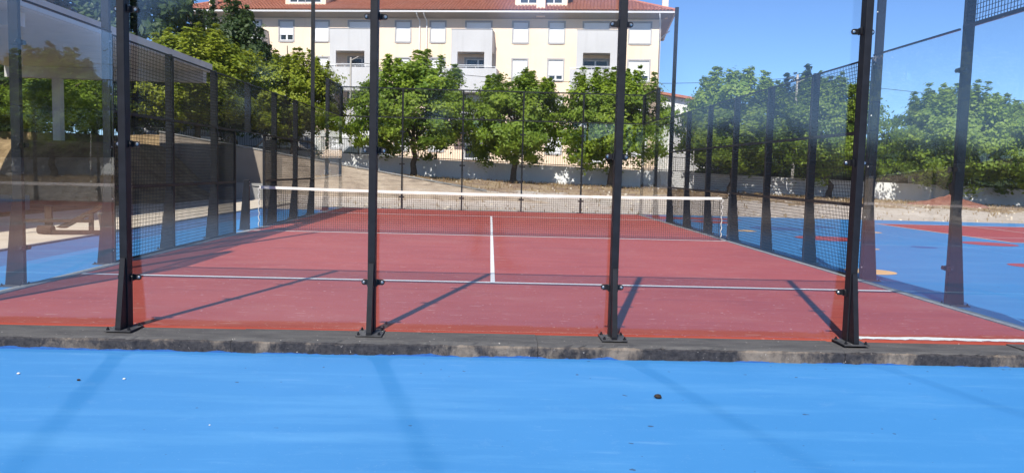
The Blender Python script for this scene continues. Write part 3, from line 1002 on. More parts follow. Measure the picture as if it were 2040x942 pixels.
for i, (x, y, top, r, wd) in enumerate([(20, 53, 4.6, 4.2, 'first hedge right of the house, beyond the street behind the right fence'), (28.5, 53, 3.6, 4.6, 'second hedge beyond the street, behind the fourth front post'), (37, 53, 4.6, 4.6, 'third hedge beyond the street, seen through the right-hand glass'),
        (46, 53, 4.4, 4.8, 'last hedge beyond the street at the right edge'), (-31, 40.5, 5.2, 4.4, 'hedge beyond the terrace at the left edge, under the canopy'), (-38.5, 40, 5.2, 4.6, 'hedge past the canopy columns, farthest left'), (55, 52, 4.6, 5.0, 'hedge beyond the street just past the right edge')]):
    tree('garden_hedge', 'dark green ' + wd, x, y, top, r, CRD, i, 0.05, 'dark hedges beyond the street', i * 1.1, 'hedge')
# trees standing behind the photographer: they show only as reflections in the front glass
for i, (x, y, top, r, cr) in enumerate([(-18, -26, 6.4, 3.2, CRD), (-10.5, -28, 9.5, 4.2, CR[0]), (-3.5, -30, 10.5, 4.6, CRD), (4.0, -29, 8.6, 3.8, CR[1]),
                                        (12, -31, 3.4, 3.8, CRD), (20, -31, 3.1, 4.2, CRD), (28, -31, 3.3, 4.2, CRD), (-26, -26, 7.0, 3.8, CRD), (36, -31, 3.2, 4.4, CRD)]):
    tree('garden_tree', '%s of nine trees mirrored in the near glass, behind the camera' % ('second from left', 'third from left', 'fourth from left', 'fifth from left', 'sixth from left', 'seventh from left', 'eighth from left', 'leftmost', 'rightmost')[i], x, y, top, r, cr, i, 0.6, 'trees mirrored in the near glass wall', i * 0.7)

# dry grass and leaf litter on the bank
gr = np.random.default_rng(5)
mb = MB()
for k in range(5200):
    x = gr.uniform(-12, 34); y = 37 - abs(gr.normal(0, 3.2))
    if gr.uniform() < 0.15: y = gr.uniform(23.5, 36)
    if y < 23.2 or y > 36.8 or (x < 3.2 and 27.7 < y < 28.3): continue
    z = float(terr(x, y)) - 0.01
    h = gr.uniform(0.05, 0.2)
    for q in range(3):
        a = gr.uniform(0, 6.28); l = gr.uniform(0.02, 0.12); ww = gr.uniform(0.008, 0.02)
        dx, dy = math.cos(a), math.sin(a)
        mb.quad((x - dy * ww, y + dx * ww, z), (x + dy * ww, y - dx * ww, z), (x + dx * l, y + dy * l, z + h))
tag(mb.build('dry_grass', 'straw'), 'dry straw-coloured grass and litter on the bank before the white wall', 'grass', kind='stuff')
mb = MB()
for k in range(420):
    x = gr.uniform(-10, 33); y = gr.uniform(23.0, 36.5); r_ = gr.uniform(0.02, 0.09)
    if x < 3.2 and 27.6 < y < 28.4: continue
    z = float(terr(x, y))
    pts_ = [(x + r_ * math.cos(a) * gr.uniform(.7, 1.2), y + r_ * math.sin(a) * gr.uniform(.7, 1.2), z - 0.02) for a in np.linspace(0, 6.28, 7)[:-1]]
    tp_ = [((p[0] - x) * 0.6 + x, (p[1] - y) * 0.6 + y, z + r_ * gr.uniform(.4, .9)) for p in pts_]
    for i in range(6):
        mb.quad(pts_[i], pts_[(i + 1) % 6], tp_[(i + 1) % 6], tp_[i])
    mb.quad(*tp_)
tag(mb.build('loose_stones', 'path'), 'small loose stones scattered over the sandy bank', 'stones', kind='stuff')

# ---------------------------------------------------------------- apartment building
FA = Vector((13.4, 55.0, 0)); FB = Vector((-24.95, 60.4, 0))
BL = 38.1
ang = math.atan2(FA.y - FB.y, FA.x - FB.x)
apt = thing('apartment_building', 'cream four storey apartment building with grey balconies and terracotta roof', 'building', FB, ang)
# local: x along facade, -y towards camera
Z0, ZW = 0.9, 13.22
floors = [(13.05, 11.28), (10.2, 8.4), (7.35, 5.55), (4.5, 2.7)]
cols = [(0.9, 2.3), (7.55, 8.92), (10.5, 11.86), (17.2, 18.57), (20.02, 21.38), (26.6, 27.97), (29.42, 30.79), (35.62, 37.43)]
bals = [(4.0, 6.2), (13.34, 15.70), (22.87, 25.05), (32.1, 34.26)]
openf = {(1, 0): 0.30, (1, 1): 0.86, (2, 1): 0.55, (6, 1): 0.22, (7, 1): 0.26, (4, 2): 0.5, (6, 2): 0.2}   # share of the window left bare by the shutter
rects = []
for ci, (u0, u1) in enumerate(cols):
    for fi, (zt, zb_) in enumerate(floors):
        rects.append((u0 + .12, u1 - .12, zb_ + .14, zt - .12, 'w', ci, fi))
for bi, (u0, u1) in enumerate(bals):
    for fi, (zt, zb_) in enumerate(floors):
        rects.append((u0 + .12, u1 - .12, zb_ - 0.45, zt - .12, 'd', bi, fi))
us = sorted({0.0, BL} | {r[0] for r in rects} | {r[1] for r in rects})
zs = sorted({Z0, ZW} | {r[2] for r in rects} | {r[3] for r in rects})
wallm = MB()
for i in range(len(us) - 1):
    for j in range(len(zs) - 1):
        uc, zc = (us[i] + us[i + 1]) / 2, (zs[j] + zs[j + 1]) / 2
        if any(r[0] < uc < r[1] and r[2] < zc < r[3] for r in rects):
            continue
        wallm.quad((us[i], 0, zs[j]), (us[i + 1], 0, zs[j]), (us[i + 1], 0, zs[j + 1]), (us[i], 0, zs[j + 1]))
D_ = 11.0
wallm.quad((0, D_, Z0), (0, 0, Z0), (0, 0, ZW), (0, D_, ZW))
wallm.quad((BL, 0, Z0), (BL, D_, Z0), (BL, D_, ZW), (BL, 0, ZW))
wallm.quad((BL, D_, Z0), (0, D_, Z0), (0, D_, ZW), (BL, D_, ZW))
wallm.build('wall', 'cream', apt)
for (u0, u1, z0, z1, kd, ci, fi) in rects:
    # surround with reveal
    s_ = 0.12
    mb = MB()
    mb.box(u0 - s_, u0, -0.03, 0.16, z0 - s_, z1 + s_)
    mb.box(u1, u1 + s_, -0.03, 0.16, z0 - s_, z1 + s_)
    mb.box(u0, u1, -0.03, 0.16, z1, z1 + s_)
    mb.box(u0, u1, -0.06, 0.16, z0 - s_ - .02, z0)
    wn = mb.build('window' if kd == 'w' else 'balcony_door', 'surround', apt)
    if kd == 'w':
        op = openf.get((ci, fi), 0.0)
    else:
        op = {0: 0.62 if ci == 0 else 0.0, 1: 1.0, 2: 0.8, 3: 0.5}[fi]
    zc = z0 + (z1 - z0) * op
    if op < 0.99:
        mb = MB()
        k = max(2, int((z1 - zc) / 0.09))
        for q in range(k):
            a = zc + (z1 - zc) * q / k
            b_ = zc + (z1 - zc) * (q + 1) / k
            mb.quad((u0, 0.055, a), (u1, 0.055, a), (u1, 0.062, b_ - 0.008), (u0, 0.062, b_ - 0.008))
            mb.quad((u0, 0.062, b_ - 0.008), (u1, 0.062, b_ - 0.008), (u1, 0.055, b_), (u0, 0.055, b_))
        mb.build('shutter', 'shutter', wn)
    if op > 0.01:
        um = (u0 + u1) / 2
        mb = MB()
        f_ = 0.07
        for a, b_ in ((u0, um), (um, u1)):
            mb.box(a, a + f_, 0.085, 0.135, z0, zc)
            mb.box(b_ - f_, b_, 0.085, 0.135, z0, zc)
            mb.box(a + f_, b_ - f_, 0.085, 0.135, z0, z0 + f_)
            if op > 0.5: mb.box(a + f_, b_ - f_, 0.085, 0.135, zc - f_, zc)
        mb.build('frame', 'frame', wn)
        for a, b_ in ((u0, um), (um, u1)):
            pn = MB()
            pn.quad((a + f_, 0.115, z0 + f_), (b_ - f_, 0.115, z0 + f_), (b_ - f_, 0.115, zc - (f_ if op > .5 else 0)), (a + f_, 0.115, zc - (f_ if op > .5 else 0)))
            pn.build('pane', 'pane', wn)
# balconies: tall grey boxes with an opening, wider parapet below
for bi, (a, b_, w0, w1) in enumerate([(3.6, 6.75, 3.1, 7.1), (12.33, 15.75, 11.82, 16.2), (22.05, 25.25, 21.63, 25.64), (31.74, 34.90, 31.26, 35.36)]):
    d = 1.35
    bal = MB()
    bal.box(a, b_, -d, -d + 0.14, 10.45, 12.15)
    bal.box(a, a + 0.5, -d, -d + 0.14, 9.19, 10.45)
    bal.box(b_ - 0.6, b_, -d, -d + 0.14, 9.19, 10.45)
    bal.box(a, a + 0.14, -d + 0.14, -0.003, 10.45, 12.15)
    bal.box(b_ - 0.14, b_, -d + 0.14, -0.003, 10.45, 12.15)
    bal.box(a + 0.14, b_ - 0.14, -d + 0.14, -0.003, 10.45, 10.62)
    bal.box(w0, w1, -d - 0.12, -d + 0.02, 7.35, 9.19)
    bal.box(w0, w0 + 0.14, -d + 0.02, -0.003, 7.35, 9.19)
    bal.box(w1 - 0.14, w1, -d + 0.02, -0.003, 7.35, 9.19)
    bal.box(w0 + .14, w1 - .14, -d + 0.02, -0.003, 7.35, 7.55)
    bal.box(a, b_, -d, -d + 0.14, 4.3, 6.1)
    bal.box(a, a + 0.4, -d, -d + 0.14, 6.1, 7.35)
    bal.box(b_ - 0.4, b_, -d, -d + 0.14, 6.1, 7.35)
    bal.box(a, a + 0.14, -d + 0.14, -0.003, 4.3, 6.1)
    bal.box(b_ - 0.14, b_, -d + 0.14, -0.003, 4.3, 6.1)
    bal.box(a + 0.14, b_ - 0.14, -d + 0.14, -0.003, 4.3, 4.5)
    bo = bal.build('balcony', 'greyrender', apt)
    cp = MB().box(a - 0.03, b_ + 0.03, -d - 0.03, -d + 0.17, 12.152, 12.19).build('coping', 'surround', bo)
    hr = MB().box(a + 0.5, b_ - 0.6, -d + 0.03, -d + 0.07, 9.42, 9.46).box(w0, w1, -d - 0.08, -d - 0.04, 9.30, 9.33)
    for q in np.linspace(w0 + 0.1, w1 - 0.1, 6):
        hr.box(q - 0.015, q + 0.015, -d - 0.075, -d - 0.045, 9.19, 9.30)
    hr.build('handrail', 'frame', bo)
    if bi == 0:
        ac = MB().box(b_ + 0.003, b_ + 0.35, -1.0, -0.15, 9.85, 10.45).build('air_conditioner', 'frame', apt)
        k = MB().tube([(b_ + 0.20, -1.0, 10.15), (b_ + 0.20, -1.012, 10.15)], 0.23, 16).build('fan_grille', 'rubber', ac)
# cornice, gutter
cv = MB()
cv.quad((-0.9, -0.9, 13.52), (BL + 0.9, -0.9, 13.52), (BL, -0.0, 13.20), (0, -0.0, 13.20))
cv.quad((BL + 0.9, -0.9, 13.52), (BL + 0.9, D_ + 0.9, 13.52), (BL, D_, 13.20), (BL, 0, 13.20))
cv.quad((-0.9, D_ + 0.9, 13.52), (-0.9, -0.9, 13.52), (0, 0, 13.20), (0, D_, 13.20))
cv.build('soffit', 'soffit', apt)
gt = MB().box(-1.0, BL + 1.0, -1.04, -0.9, 13.50, 13.64)
gt.box(BL + 0.9, BL + 1.04, -0.9, D_ + 0.9, 13.50, 13.64)
gt.box(-1.04, -0.9, -0.9, D_ + 0.9, 13.50, 13.64)
gt.build('gutter', 'frame', apt, bevel=0.03)
for u in (19.15, 19.72):
    MB().tube([(u, -0.95, 13.5), (u + .02, -0.6, 13.25), (u + .1, -0.12, 13.0), (u + .1, -0.09, 12.6), (u + .1, -0.09, 1.0)], 0.05, 8).build('downpipe', 'frame', apt, True)
MB().tube([(BL - .2, -0.95, 13.5), (BL - .12, -0.5, 13.1), (BL - .08, -0.1, 12.9), (BL - .08, -0.08, 1.0)], 0.05, 8).build('downpipe', 'frame', apt, True)
# tiled hip roof: one half-round tile column after another
rf = MB()
slope = 0.42
e0, e1 = -1.06, D_ + 1.06
ridge = (e1 - e0) / 2
U0, U1 = -1.06, BL + 1.06
pit = 0.27
def tile_col(mb, P, updir, side, run, z0):
    """barrel column: P eave point, updir plan direction, side plan direction, run plan length"""
    rows = max(1, int(run / 0.42))
    for q in range(rows):
        r0, r1 = run * q / rows, run * (q + 1) / rows
        lift0, lift1 = 0.05, 0.012
        prof = [(-0.5, 0.0), (-0.28, 0.075), (0.0, 0.10), (0.28, 0.075), (0.5, 0.0)]
        a = []
        b2 = []
        for (s2, hh) in prof:
            k = s2 * pit
            a.append((P[0] + updir[0] * r0 + side[0] * k, P[1] + updir[1] * r0 + side[1] * k, z0 + r0 * slope + hh + lift0))
            b2.append((P[0] + updir[0] * r1 + side[0] * k, P[1] + updir[1] * r1 + side[1] * k, z0 + r1 * slope + hh + lift1))
        for j in range(4):
            mb.quad(a[j], a[j + 1], b2[j + 1], b2[j])
ncol = int((U1 - U0) / pit)
for k in range(ncol):
    u = U0 + (k + 0.5) * (U1 - U0) / ncol
    run = min(ridge, u - U0, U1 - u)
    if run > 0.2:
        tile_col(rf, (u, e0), (0, 1), (1, 0), run, 13.62)
for k in range(int((e1 - e0) / pit)):
    y = e0 + (k + 0.5) * pit
    run = min(y - e0, e1 - y)
    if run > 0.2:
        tile_col(rf, (U1, y), (-1, 0), (0, 1), run, 13.62)
        tile_col(rf, (U0, y), (1, 0), (0, -1), run, 13.62)
roof_base = MB()
rzt = 13.62 + ridge * slope
A_, B_, C_, D2 = (U0, e0, 13.60), (U1, e0, 13.60), (U1, e1, 13.60), (U0, e1, 13.60)
E_, F_ = (U0 + ridge, (e0 + e1) / 2, rzt), (U1 - ridge, (e0 + e1) / 2, rzt)
roof_base.quad(A_, B_, F_, E_); roof_base.quad(B_, C_, F_); roof_base.quad(C_, D2, E_, F_); roof_base.quad(D2, A_, E_)
ro = roof_base.build('roof', 'tile', apt)
rt_ = rf.build('roof_tiles', 'tile', ro)
rt_['kind'] = 'stuff'
rt_.location = (0, 0, 0)
for pa, pb in ((A_, E_), (B_, F_), (D2, E_), (C_, F_), (E_, F_)):
    MB().tube([Vector(pa) + Vector((0, 0, .08)), Vector(pb) + Vector((0, 0, .08))], 0.13, 8).build('ridge_tile', 'tile', ro)
for (u0, u1, dep) in ((7.9, 11.3, 0.35), (26.75, 30.85, 0.15)):
    y0 = e0 + 1.3 + dep
    zb_ = 13.62 + (y0 - e0) * slope
    dm = MB().box(u0, u1, y0, y0 + 3.2, zb_ - 0.35, zb_ + 1.7).build('dormer', 'cream', apt)
    for a in (u0 + 0.35, u1 - 1.75):
        fr_ = MB().box(a, a + 1.4, y0 - 0.03, y0 - 0.002, zb_ + 0.2, zb_ + 1.25).build('window_frame', 'frame', dm)
        for q in (0, 1):
            pn = MB().box(a + 0.08 + q * 0.66, a + 0.66 + q * 0.66, y0 - 0.036, y0 - 0.032, zb_ + 0.28, zb_ + 1.17).build('pane', 'pane', dm)
    MB().box(u0 - 0.25, u1 + 0.25, y0 - 0.3, y0 + 3.4, zb_ + 1.702, zb_ + 1.85).build('dormer_roof', 'tile', dm)
for (u, y, ww_, h_) in ((1.9, 0.3, 0.5, 2.2), (BL + 0.25, 0.1, 0.45, 1.9), (28.85, -0.15, 0.68, 2.2), (12.0, 3.5, 0.7, 2.6)):
    ch = MB().box(u - ww_ / 2, u + ww_ / 2, y - ww_ / 2, y + ww_ / 2, 13.3, 13.9 + (y - e0) * slope + h_ * 0.5).build('chimney', 'cream', ro)
MB().tube([(BL + 0.0, 1.0, 11.9), (BL + 0.5, 0.9, 12.3), (BL + 0.75, 0.8, 12.5)], 0.04, 6).build('bracket_lamp', 'frame', apt)

# small house at the right of the building
hs = thing('small_house', 'low pale house with red tiled roof just right of the apartment building', 'house', (15.9, 58, 1.9), R(-14))
MB().box(-3.2, 3.2, 0, 6, -0.5, 5.0).build('wall', 'whitewall', hs)
for a in (-2.6, -0.6, 1.4):
    wf = MB().box(a, a + 1.5, -0.06, -0.003, 3.2, 4.6).build('window', 'frame', hs)
    MB().box(a + .1, a + .7, -0.07, -0.062, 3.3, 4.5).build('pane', 'pane', wf)
    MB().box(a + .8, a + 1.4, -0.07, -0.062, 3.3, 4.5).build('pane', 'pane', wf)
rfm = MB()
rfm.hexa([(-3.6, -0.5, 6.2), (3.7, -0.5, 5.0), (3.7, 6.5, 5.0), (-3.6, 6.5, 6.2)], [(-3.6, -0.5, 6.4), (3.7, -0.5, 5.2), (3.7, 6.5, 5.2), (-3.6, 6.5, 6.4)])
hr_ = rfm.build('roof', 'tile', hs)
MB().prism([(-3.2, 5.0), (3.2, 5.0), (3.2, 5.06), (-3.2, 6.1)], 1, 0.01, 5.99).build('gable', 'whitewall', hs)
# ground floor lit white house front seen through the railing at the left
ph = thing('garage_row', 'white garage row behind the railing at the left, below the trees', 'building', (-17.5, 51.5, 1.3), R(-8))
MB().box(-9, 9, 0, 4, -0.5, 2.9).build('wall', 'whitewall', ph)
for k in range(5):
    gd = MB().box(-8.2 + k * 3.4, -5.7 + k * 3.4, -0.05, -0.003, 0.0, 2.2).build('garage_door', 'greyrender', ph)
MB().box(-9.2, 9.2, -0.3, 4.2, 2.902, 3.1).build('roof', 'concrete', ph)

# ---------------------------------------------------------------- parked cars
def car(label, x, y, rz, mat, group='cars parked along the street'):
    z = float(base_h(x)) + 0.145
    c = thing('parked_car', label, 'car', (x, y, z), rz, group)
    prof = [(-2.05, 0.32), (-2.1, 0.62), (-2.02, 0.88), (-1.75, 0.95), (-1.25, 1.40), (-0.5, 1.47), (0.35, 1.44), (1.05, 1.0), (1.85, 0.86), (2.08, 0.66), (2.08, 0.34), (1.72, 0.25), (-1.7, 0.25)]
    mb = MB()
    n_ = len(prof)
    ringy = [(-0.86, 0.93, 1.0), (-0.80, 1.0, 1.0), (0.80, 1.0, 1.0), (0.86, 0.93, 1.0)]
    rings = []
    for (yy, kk, _) in ringy:
        ring = []
        for (px, pz) in prof:
            ins = 0.16 * max(0, (pz - 0.9)) / 0.5
            ring.append((px * (0.985 if kk < 1 else 1), yy - math.copysign(ins, yy), 0.25 + (pz - 0.25) * (0.97 if kk < 1 else 1)))
        rings.append(ring)
    for r0, r1 in zip(rings[:-1], rings[1:]):
        for j in range(n_):
            mb.quad(r0[j], r1[j], r1[(j + 1) % n_], r0[(j + 1) % n_])
    mb.quad(*reversed(rings[0])); mb.quad(*rings[-1])
    mb.build('body', mat, c, True)
    for s in (-1, 1):
        g_ = MB()
        yy = s * 0.875
        pts = [(-1.5, yy, 0.97), (-1.12, s * 0.745, 1.36), (-0.45, s * 0.735, 1.40), (-0.45, yy, 0.96)]
        pts2 = [(-0.38, yy, 0.96), (-0.38, s * 0.735, 1.40), (0.28, s * 0.745, 1.37), (0.85, yy, 0.98)]
        for pp in (pts, pts2):
            g_.quad(*(pp if s > 0 else list(reversed(pp))))
        g_.build('side_window', 'pane', c)
        for wx_ in (-1.28, 1.3):
            wh = MB().tube([(wx_, s * 0.70, 0.31), (wx_, s * 0.885, 0.31)], 0.31, 18).build('wheel', 'rubber', c)
            MB().tube([(wx_, s * 0.884, 0.31), (wx_, s * 0.892, 0.31)], 0.19, 12).build('rim', 'bolt', wh)
    wsn = MB(); wsn.quad((1.03, -0.66, 1.03), (1.03, 0.66, 1.03), (0.42, 0.62, 1.425), (0.42, -0.62, 1.425)); wsn.build('windscreen', 'pane', c)
    for s in (-1, 1):
        MB().box(1.98, 2.095, s * 0.62 - 0.14, s * 0.62 + 0.14, 0.60, 0.74).build('headlight', 'frame', c)
    return c
car('dark car parked under the leftmost street tree behind the railing', -17.0, 42.0, R(-2), 'carpaint')
car('black car parked behind the railing between the fence posts left of the net', -12.4, 42.0, R(-2), 'carpaint')
car('silver car half hidden behind the railing left of the second front post', -7.4, 42.2, R(-2), 'carsilver')

# ---------------------------------------------------------------- canopy and terraces at the left
cn = thing('canopy_shelter', 'flat concrete canopy on columns at the upper left', 'canopy', (-18, 8, 0))
MB().box(-0.6, 6.88, -24, 17.1, 4.86, 5.08).build('roof_slab', 'canopy', cn, bevel=0.02)
MB().box(6.885, 7.0, -24, 17.16, 4.88, 5.2).build('fascia', 'canopy', cn)
MB().box(-0.6, 6.88, 16.5, 16.85, 4.44, 4.857).build('end_beam', 'canopy', cn)
for yy in (-20, -12, -4, 5):
    MB().box(-0.6, 6.6, yy, yy + 0.3, 4.52, 4.857).build('cross_beam', 'canopy', cn)
for (xx, yy) in ((1.3, 16.67), (1.3, 5.15), (1.3, -3.85)):
    MB().box(xx - 0.15, xx + 0.15, yy - 0.15, yy + 0.15, -0.1, 4.517 if yy < 14 else 4.437).build('column', 'canopy', cn, bevel=0.01)
st = thing('concrete_terrace', 'grey concrete terrace steps under the canopy', 'steps', (-13.2, 12, -0.1))
for k in range(5):
    for q in range(3):
        MB().box(-0.85 * (k + 1) - (6 if k == 4 else 0), -0.85 * k - 0.004, -12 + q * 5.5, -12 + q * 5.5 + 5.494, 0, 0.42 * (k + 1)).build('step_block', 'concrete', st, bevel=0.012)
ter = MB()
for q in range(3):
    ter.box(-17.2, -9.6 - 0.0, 24.15, 24.4, 0, 0)
lowwall = thing('low_block_wall', 'low stone-faced kerb wall at the foot of the sand bank left of the net', 'wall', (-11.7, 26.6, -0.12), R(-4))
for k in range(5):
    MB().box(-1.9 + k * 0.9, -1.9 + k * 0.9 + 0.89, 0, 0.3, -0.1, 0.72 + random.uniform(-.02, .02)).build('block', 'concrete', lowwall, bevel=0.015)

# exercise bench on the cream path
eb = thing('exercise_bench', 'low brown exercise bench with a tilted board on the cream path at left', 'bench', (-8.55, 9.35, ZB + 0.02), R(12))
MB().hexa([(-0.1, 0.02, 0.12), (0.08, -0.22, 0.12), (0.16, -0.16, 0.12), (0.02, 0.12, 0.12)], [(0.62, 0.62, 0.56), (0.80, 0.42, 0.56), (0.84, 0.46, 0.60), (0.66, 0.68, 0.60)]).build('tilted_board', 'wood', eb)
MB().box(-0.75, 0.55, -0.03, 0.06, 0.22, 0.28).build('beam', 'wood', eb)
MB().tube([(-0.32, -0.22, 0.09), (-0.05, -0.30, 0.10)], 0.085, 12).build('roller', 'wood', eb)
MB().box(-0.10, 1.0, -0.33, -0.25, 0.01, 0.09).build('base_rail', 'wood', eb)
MB().box(-0.30, -0.18, 0.05, 0.15, 0.0, 0.52).build('upright', 'wood', eb)
MB().box(0.50, 0.58, 0.02, 0.10, 0.0, 0.42).build('leg', 'wood', eb)
MB().box(-0.72, -0.66, -0.02, 0.05, 0.0, 0.22).build('leg', 'wood', eb)
bk = thing('bucket', 'pale metal bucket standing beside the exercise bench', 'bucket', (-8.05, 10.15, ZB + 0.02))
MB().tube([(0, 0, 0), (0, 0, 0.2), (0, 0, 0.36), (0, 0, 0.38)], [0.10, 0.125, 0.15, 0.16], 14).build('body', 'pole', bk)
MB().tube([(0.14 * math.cos(a), 0.03, 0.34 + 0.12 * math.sin(a)) for a in np.linspace(0, math.pi, 9)], 0.008, 6).build('handle', 'steel', bk)

# ---------------------------------------------------------------- street lamp, cable, stake, pipe, mound, bird
zl = float(base_h(20))
sl = thing('street_lamp', 'pale street lamp post with two arms above the trees right of centre', 'street lamp', (19.7, 45, zl))
MB().tube([(0, 0, 0), (0, 0, 4), (0, 0, 8.05 - zl)], [0.11, 0.09, 0.07], 8).build('pole', 'pole', sl)
for s, L in ((1, 0.62), (-1, 0.5)):
    MB().tube([(0, 0, 7.55 - zl), (s * L * 0.6, -0.1, 7.72 - zl), (s * L, -0.15, 7.8 - zl)], 0.03, 6).build('arm', 'pole', sl)
    MB().hexa([(s * L - 0.2, -0.28, 7.74 - zl), (s * L + 0.22, -0.28, 7.80 - zl), (s * L + 0.22, -0.02, 7.80 - zl), (s * L - 0.2, -0.02, 7.74 - zl)],
              [(s * L - 0.16, -0.25, 7.86 - zl), (s * L + 0.18, -0.25, 7.92 - zl), (s * L + 0.18, -0.05, 7.92 - zl), (s * L - 0.16, -0.05, 7.86 - zl)]).build('lamp_head', 'rail', sl)
def cable(pts, label):
    o = MB().tube(pts, 0.016, 6).build('overhead_cable', 'cable')
    return tag(o, label, 'cable')
cb_ = []
for k in range(25):
    t_ = k / 24
    cb_.append((-9.1 + 28.8 * t_, 45, 8.05 - 0.20 * t_ - 3.2 * t_ * (1 - t_)))
cable(cb_, 'thin overhead cable sagging across the building front towards the street lamp')
cable([(19.7 + 30 * k / 12, 45, 7.85 - 0.6 * (k / 12) * (1 - k / 12) * 4 - 0.9 * k / 12) for k in range(13)], 'overhead cable running right from the street lamp to the picture edge')
upole = thing('cable_post', 'thin grey cable post in front of the left middle balcony', 'post', (-9.1, 45, float(base_h(-9))))
MB().tube([(0, 0, 0), (0, 0, 8.3 - float(base_h(-9)))], 0.06, 8).build('pole', 'pole', upole)
MB().tube([(0, 0, 8.1 - float(base_h(-9))), (0.5, -.1, 8.35 - float(base_h(-9)))], 0.03, 6).build('stay', 'pole', upole)
stk = tag(MB().tube([(10.65, 35.0, 0.3), (10.62, 35.0, 1.6), (10.58, 35.0, 2.9)], [0.035, 0.03, 0.02], 7).build('sapling_stake', 'tape'), 'slim pale stake in front of the white wall behind the right side fence', 'stake')
pts = [(24.6 + 0.5 * math.cos(a) + 0.5, 39.5, 2.45 + 0.55 * math.sin(a)) for a in np.linspace(math.pi, 0.45 * math.pi, 8)] + [(25.9, 39.5, 2.85)]
ap = tag(MB().tube([(24.6, 39.5, 1.0)] + pts, [0.10] * (len(pts) + 1), 8).build('curved_pipe', 'tape', None, True), 'curved cream pipe showing above the railing through the right-hand glass', 'pipe')
# low reddish mound with an uneven surface
mb = MB()
k1, k2 = 26, 9
P_ = []
for j in range(k2):
    rr = j / (k2 - 1)
    row = []
    for i in range(k1):
        a = 2 * math.pi * i / k1
        x = 23.3 + rr * 2.3 * math.cos(a); y = 33.2 + rr * 1.0 * math.sin(a)
        z = float(terr(x, y)) + 0.5 * (1 - rr) ** 1.1 * (1 + 0.12 * math.sin(3 * a + 5 * rr)) - (0.12 if j == k2 - 1 else 0) + 0.03 * math.sin(x * 13) * math.sin(y * 11)
        row.append((x, y, z))
    P_.append(row)
for j in range(k2 - 1):
    for i in range(k1):
        mb.quad(P_[j][i], P_[j + 1][i], P_[j + 1][(i + 1) % k1], P_[j][(i + 1) % k1])
tag(mb.build('reddish_mound', 'matter', None, True), 'low reddish mound before the white wall at right', 'mound')
# bird
bd = MB()
bd.tube([(-0.14, 0, 0), (-0.05, 0, 0.015), (0.06, 0, 0.01), (0.13, 0, 0.03), (0.17, 0, 0.03)], [0.008, 0.035, 0.04, 0.025, 0.005], 8)
bd.quad((0.05, 0.03, 0.03), (-0.04, 0.03, 0.03), (-0.12, 0.30, 0.12), (0.0, 0.26, 0.12))
bd.quad((0.05, -0.03, 0.03), (0.0, -0.26, 0.12), (-0.12, -0.30, 0.12), (-0.04, -0.03, 0.03))
bdo = bd.build('bird', 'rail')
bdo.location = (14.57, 45, 8.25); bdo.rotation_euler = (0.3, 0, 0.5); bdo.scale = (0.9, 0.9, 0.9)
tag(bdo, 'small dark bird flying in the blue sky right of the building', 'bird')

# ---------------------------------------------------------------- debris on the blue ground
def pebble(mat, x, y, r, lab, nm, seed):
    g_ = random.Random(seed)
    mb = MB()
    rings = []
    for j in range(5):
        ph_ = math.pi * (j + 0.5) / 5
        rings.append([(x + r * math.sin(ph_) * math.cos(a) * g_.uniform(.75, 1.2), y + r * math.sin(ph_) * math.sin(a) * g_.uniform(.75, 1.2), ZB + r * 0.55 + r * 0.55 * math.cos(ph_)) for a in np.linspace(0, 2 * math.pi, 9)[:-1]])
    for j in range(4):
        for i in range(8):
            mb.quad(rings[j][i], rings[j + 1][i], rings[j + 1][(i + 1) % 8], rings[j][(i + 1) % 8])
    mb.quad(*rings[0]); mb.quad(*reversed(rings[-1]))
    return tag(mb.build(nm, mat, None, True), lab, 'stone', 'stones on the blue ground')
pebble('stone', 1.09, -1.45, 0.026, 'dark stone lying on the blue ground right of centre', 'stone', 1)
pebble('pebble', -3.28, -1.13, 0.011, 'white pebble on the blue ground near the left edge', 'pebble', 2)
pebble('pebble', -2.52, -1.22, 0.010, 'white pebble on the blue ground below the first front post', 'pebble', 3)
pebble('stone', -2.80, -1.27, 0.012, 'tiny dark pebble on the blue ground left of the first front post', 'pebble', 4)
pebble('pebble', -1.62, -2.15, 0.005, 'tiny white pebble on the blue ground between the first two posts', 'pebble', 5)

# ---------------------------------------------------------------- the photographer, mirrored faintly in the front glass
def skinned(name, verts, edges, root_i, sub=2):
    me = bpy.data.meshes.new(name)
    me.from_pydata([v[0] for v in verts], edges, [])
    o = bpy.data.objects.new(name, me)
    COL.objects.link(o)
    sk = o.modifiers.new('skin', 'SKIN')
    for i, v in enumerate(verts):
        r_ = v[1]
        me.skin_vertices[0].data[i].radius = r_ if isinstance(r_, tuple) else (r_, r_)
        me.skin_vertices[0].data[i].use_root = (i == root_i)
    sb = o.modifiers.new('sub', 'SUBSURF')
    sb.levels = sb.render_levels = sub
    dg = bpy.context.evaluated_depsgraph_get()
    nm = bpy.data.meshes.new_from_object(o.evaluated_get(dg))
    bpy.data.objects.remove(o)
    nm.polygons.foreach_set('use_smooth', [True] * len(nm.polygons))
    return nm
per = thing('person', 'person in dark clothes holding up a phone, mirrored in the near glass wall', 'person', (-0.06, -6.98, ZB))
V, Ed = [], []
def av(p, r_, par=None):
    V.append((p, r_))
    if par is not None: Ed.append((par, len(V) - 1))
    return len(V) - 1
pel = av((0, 0, 0.96), (0.15, 0.11))
sp = av((0, -0.01, 1.12), (0.14, 0.10), pel)
chs = av((0, 0, 1.32), (0.16, 0.11), sp)
nk = av((0, 0.01, 1.47), 0.058, chs)
hd0 = av((0, 0.03, 1.54), (0.07, 0.085), nk)
hd1 = av((0, 0.03, 1.62), (0.078, 0.098), hd0)
hd2 = av((0, 0.02, 1.69), (0.06, 0.075), hd1)
wr = {}
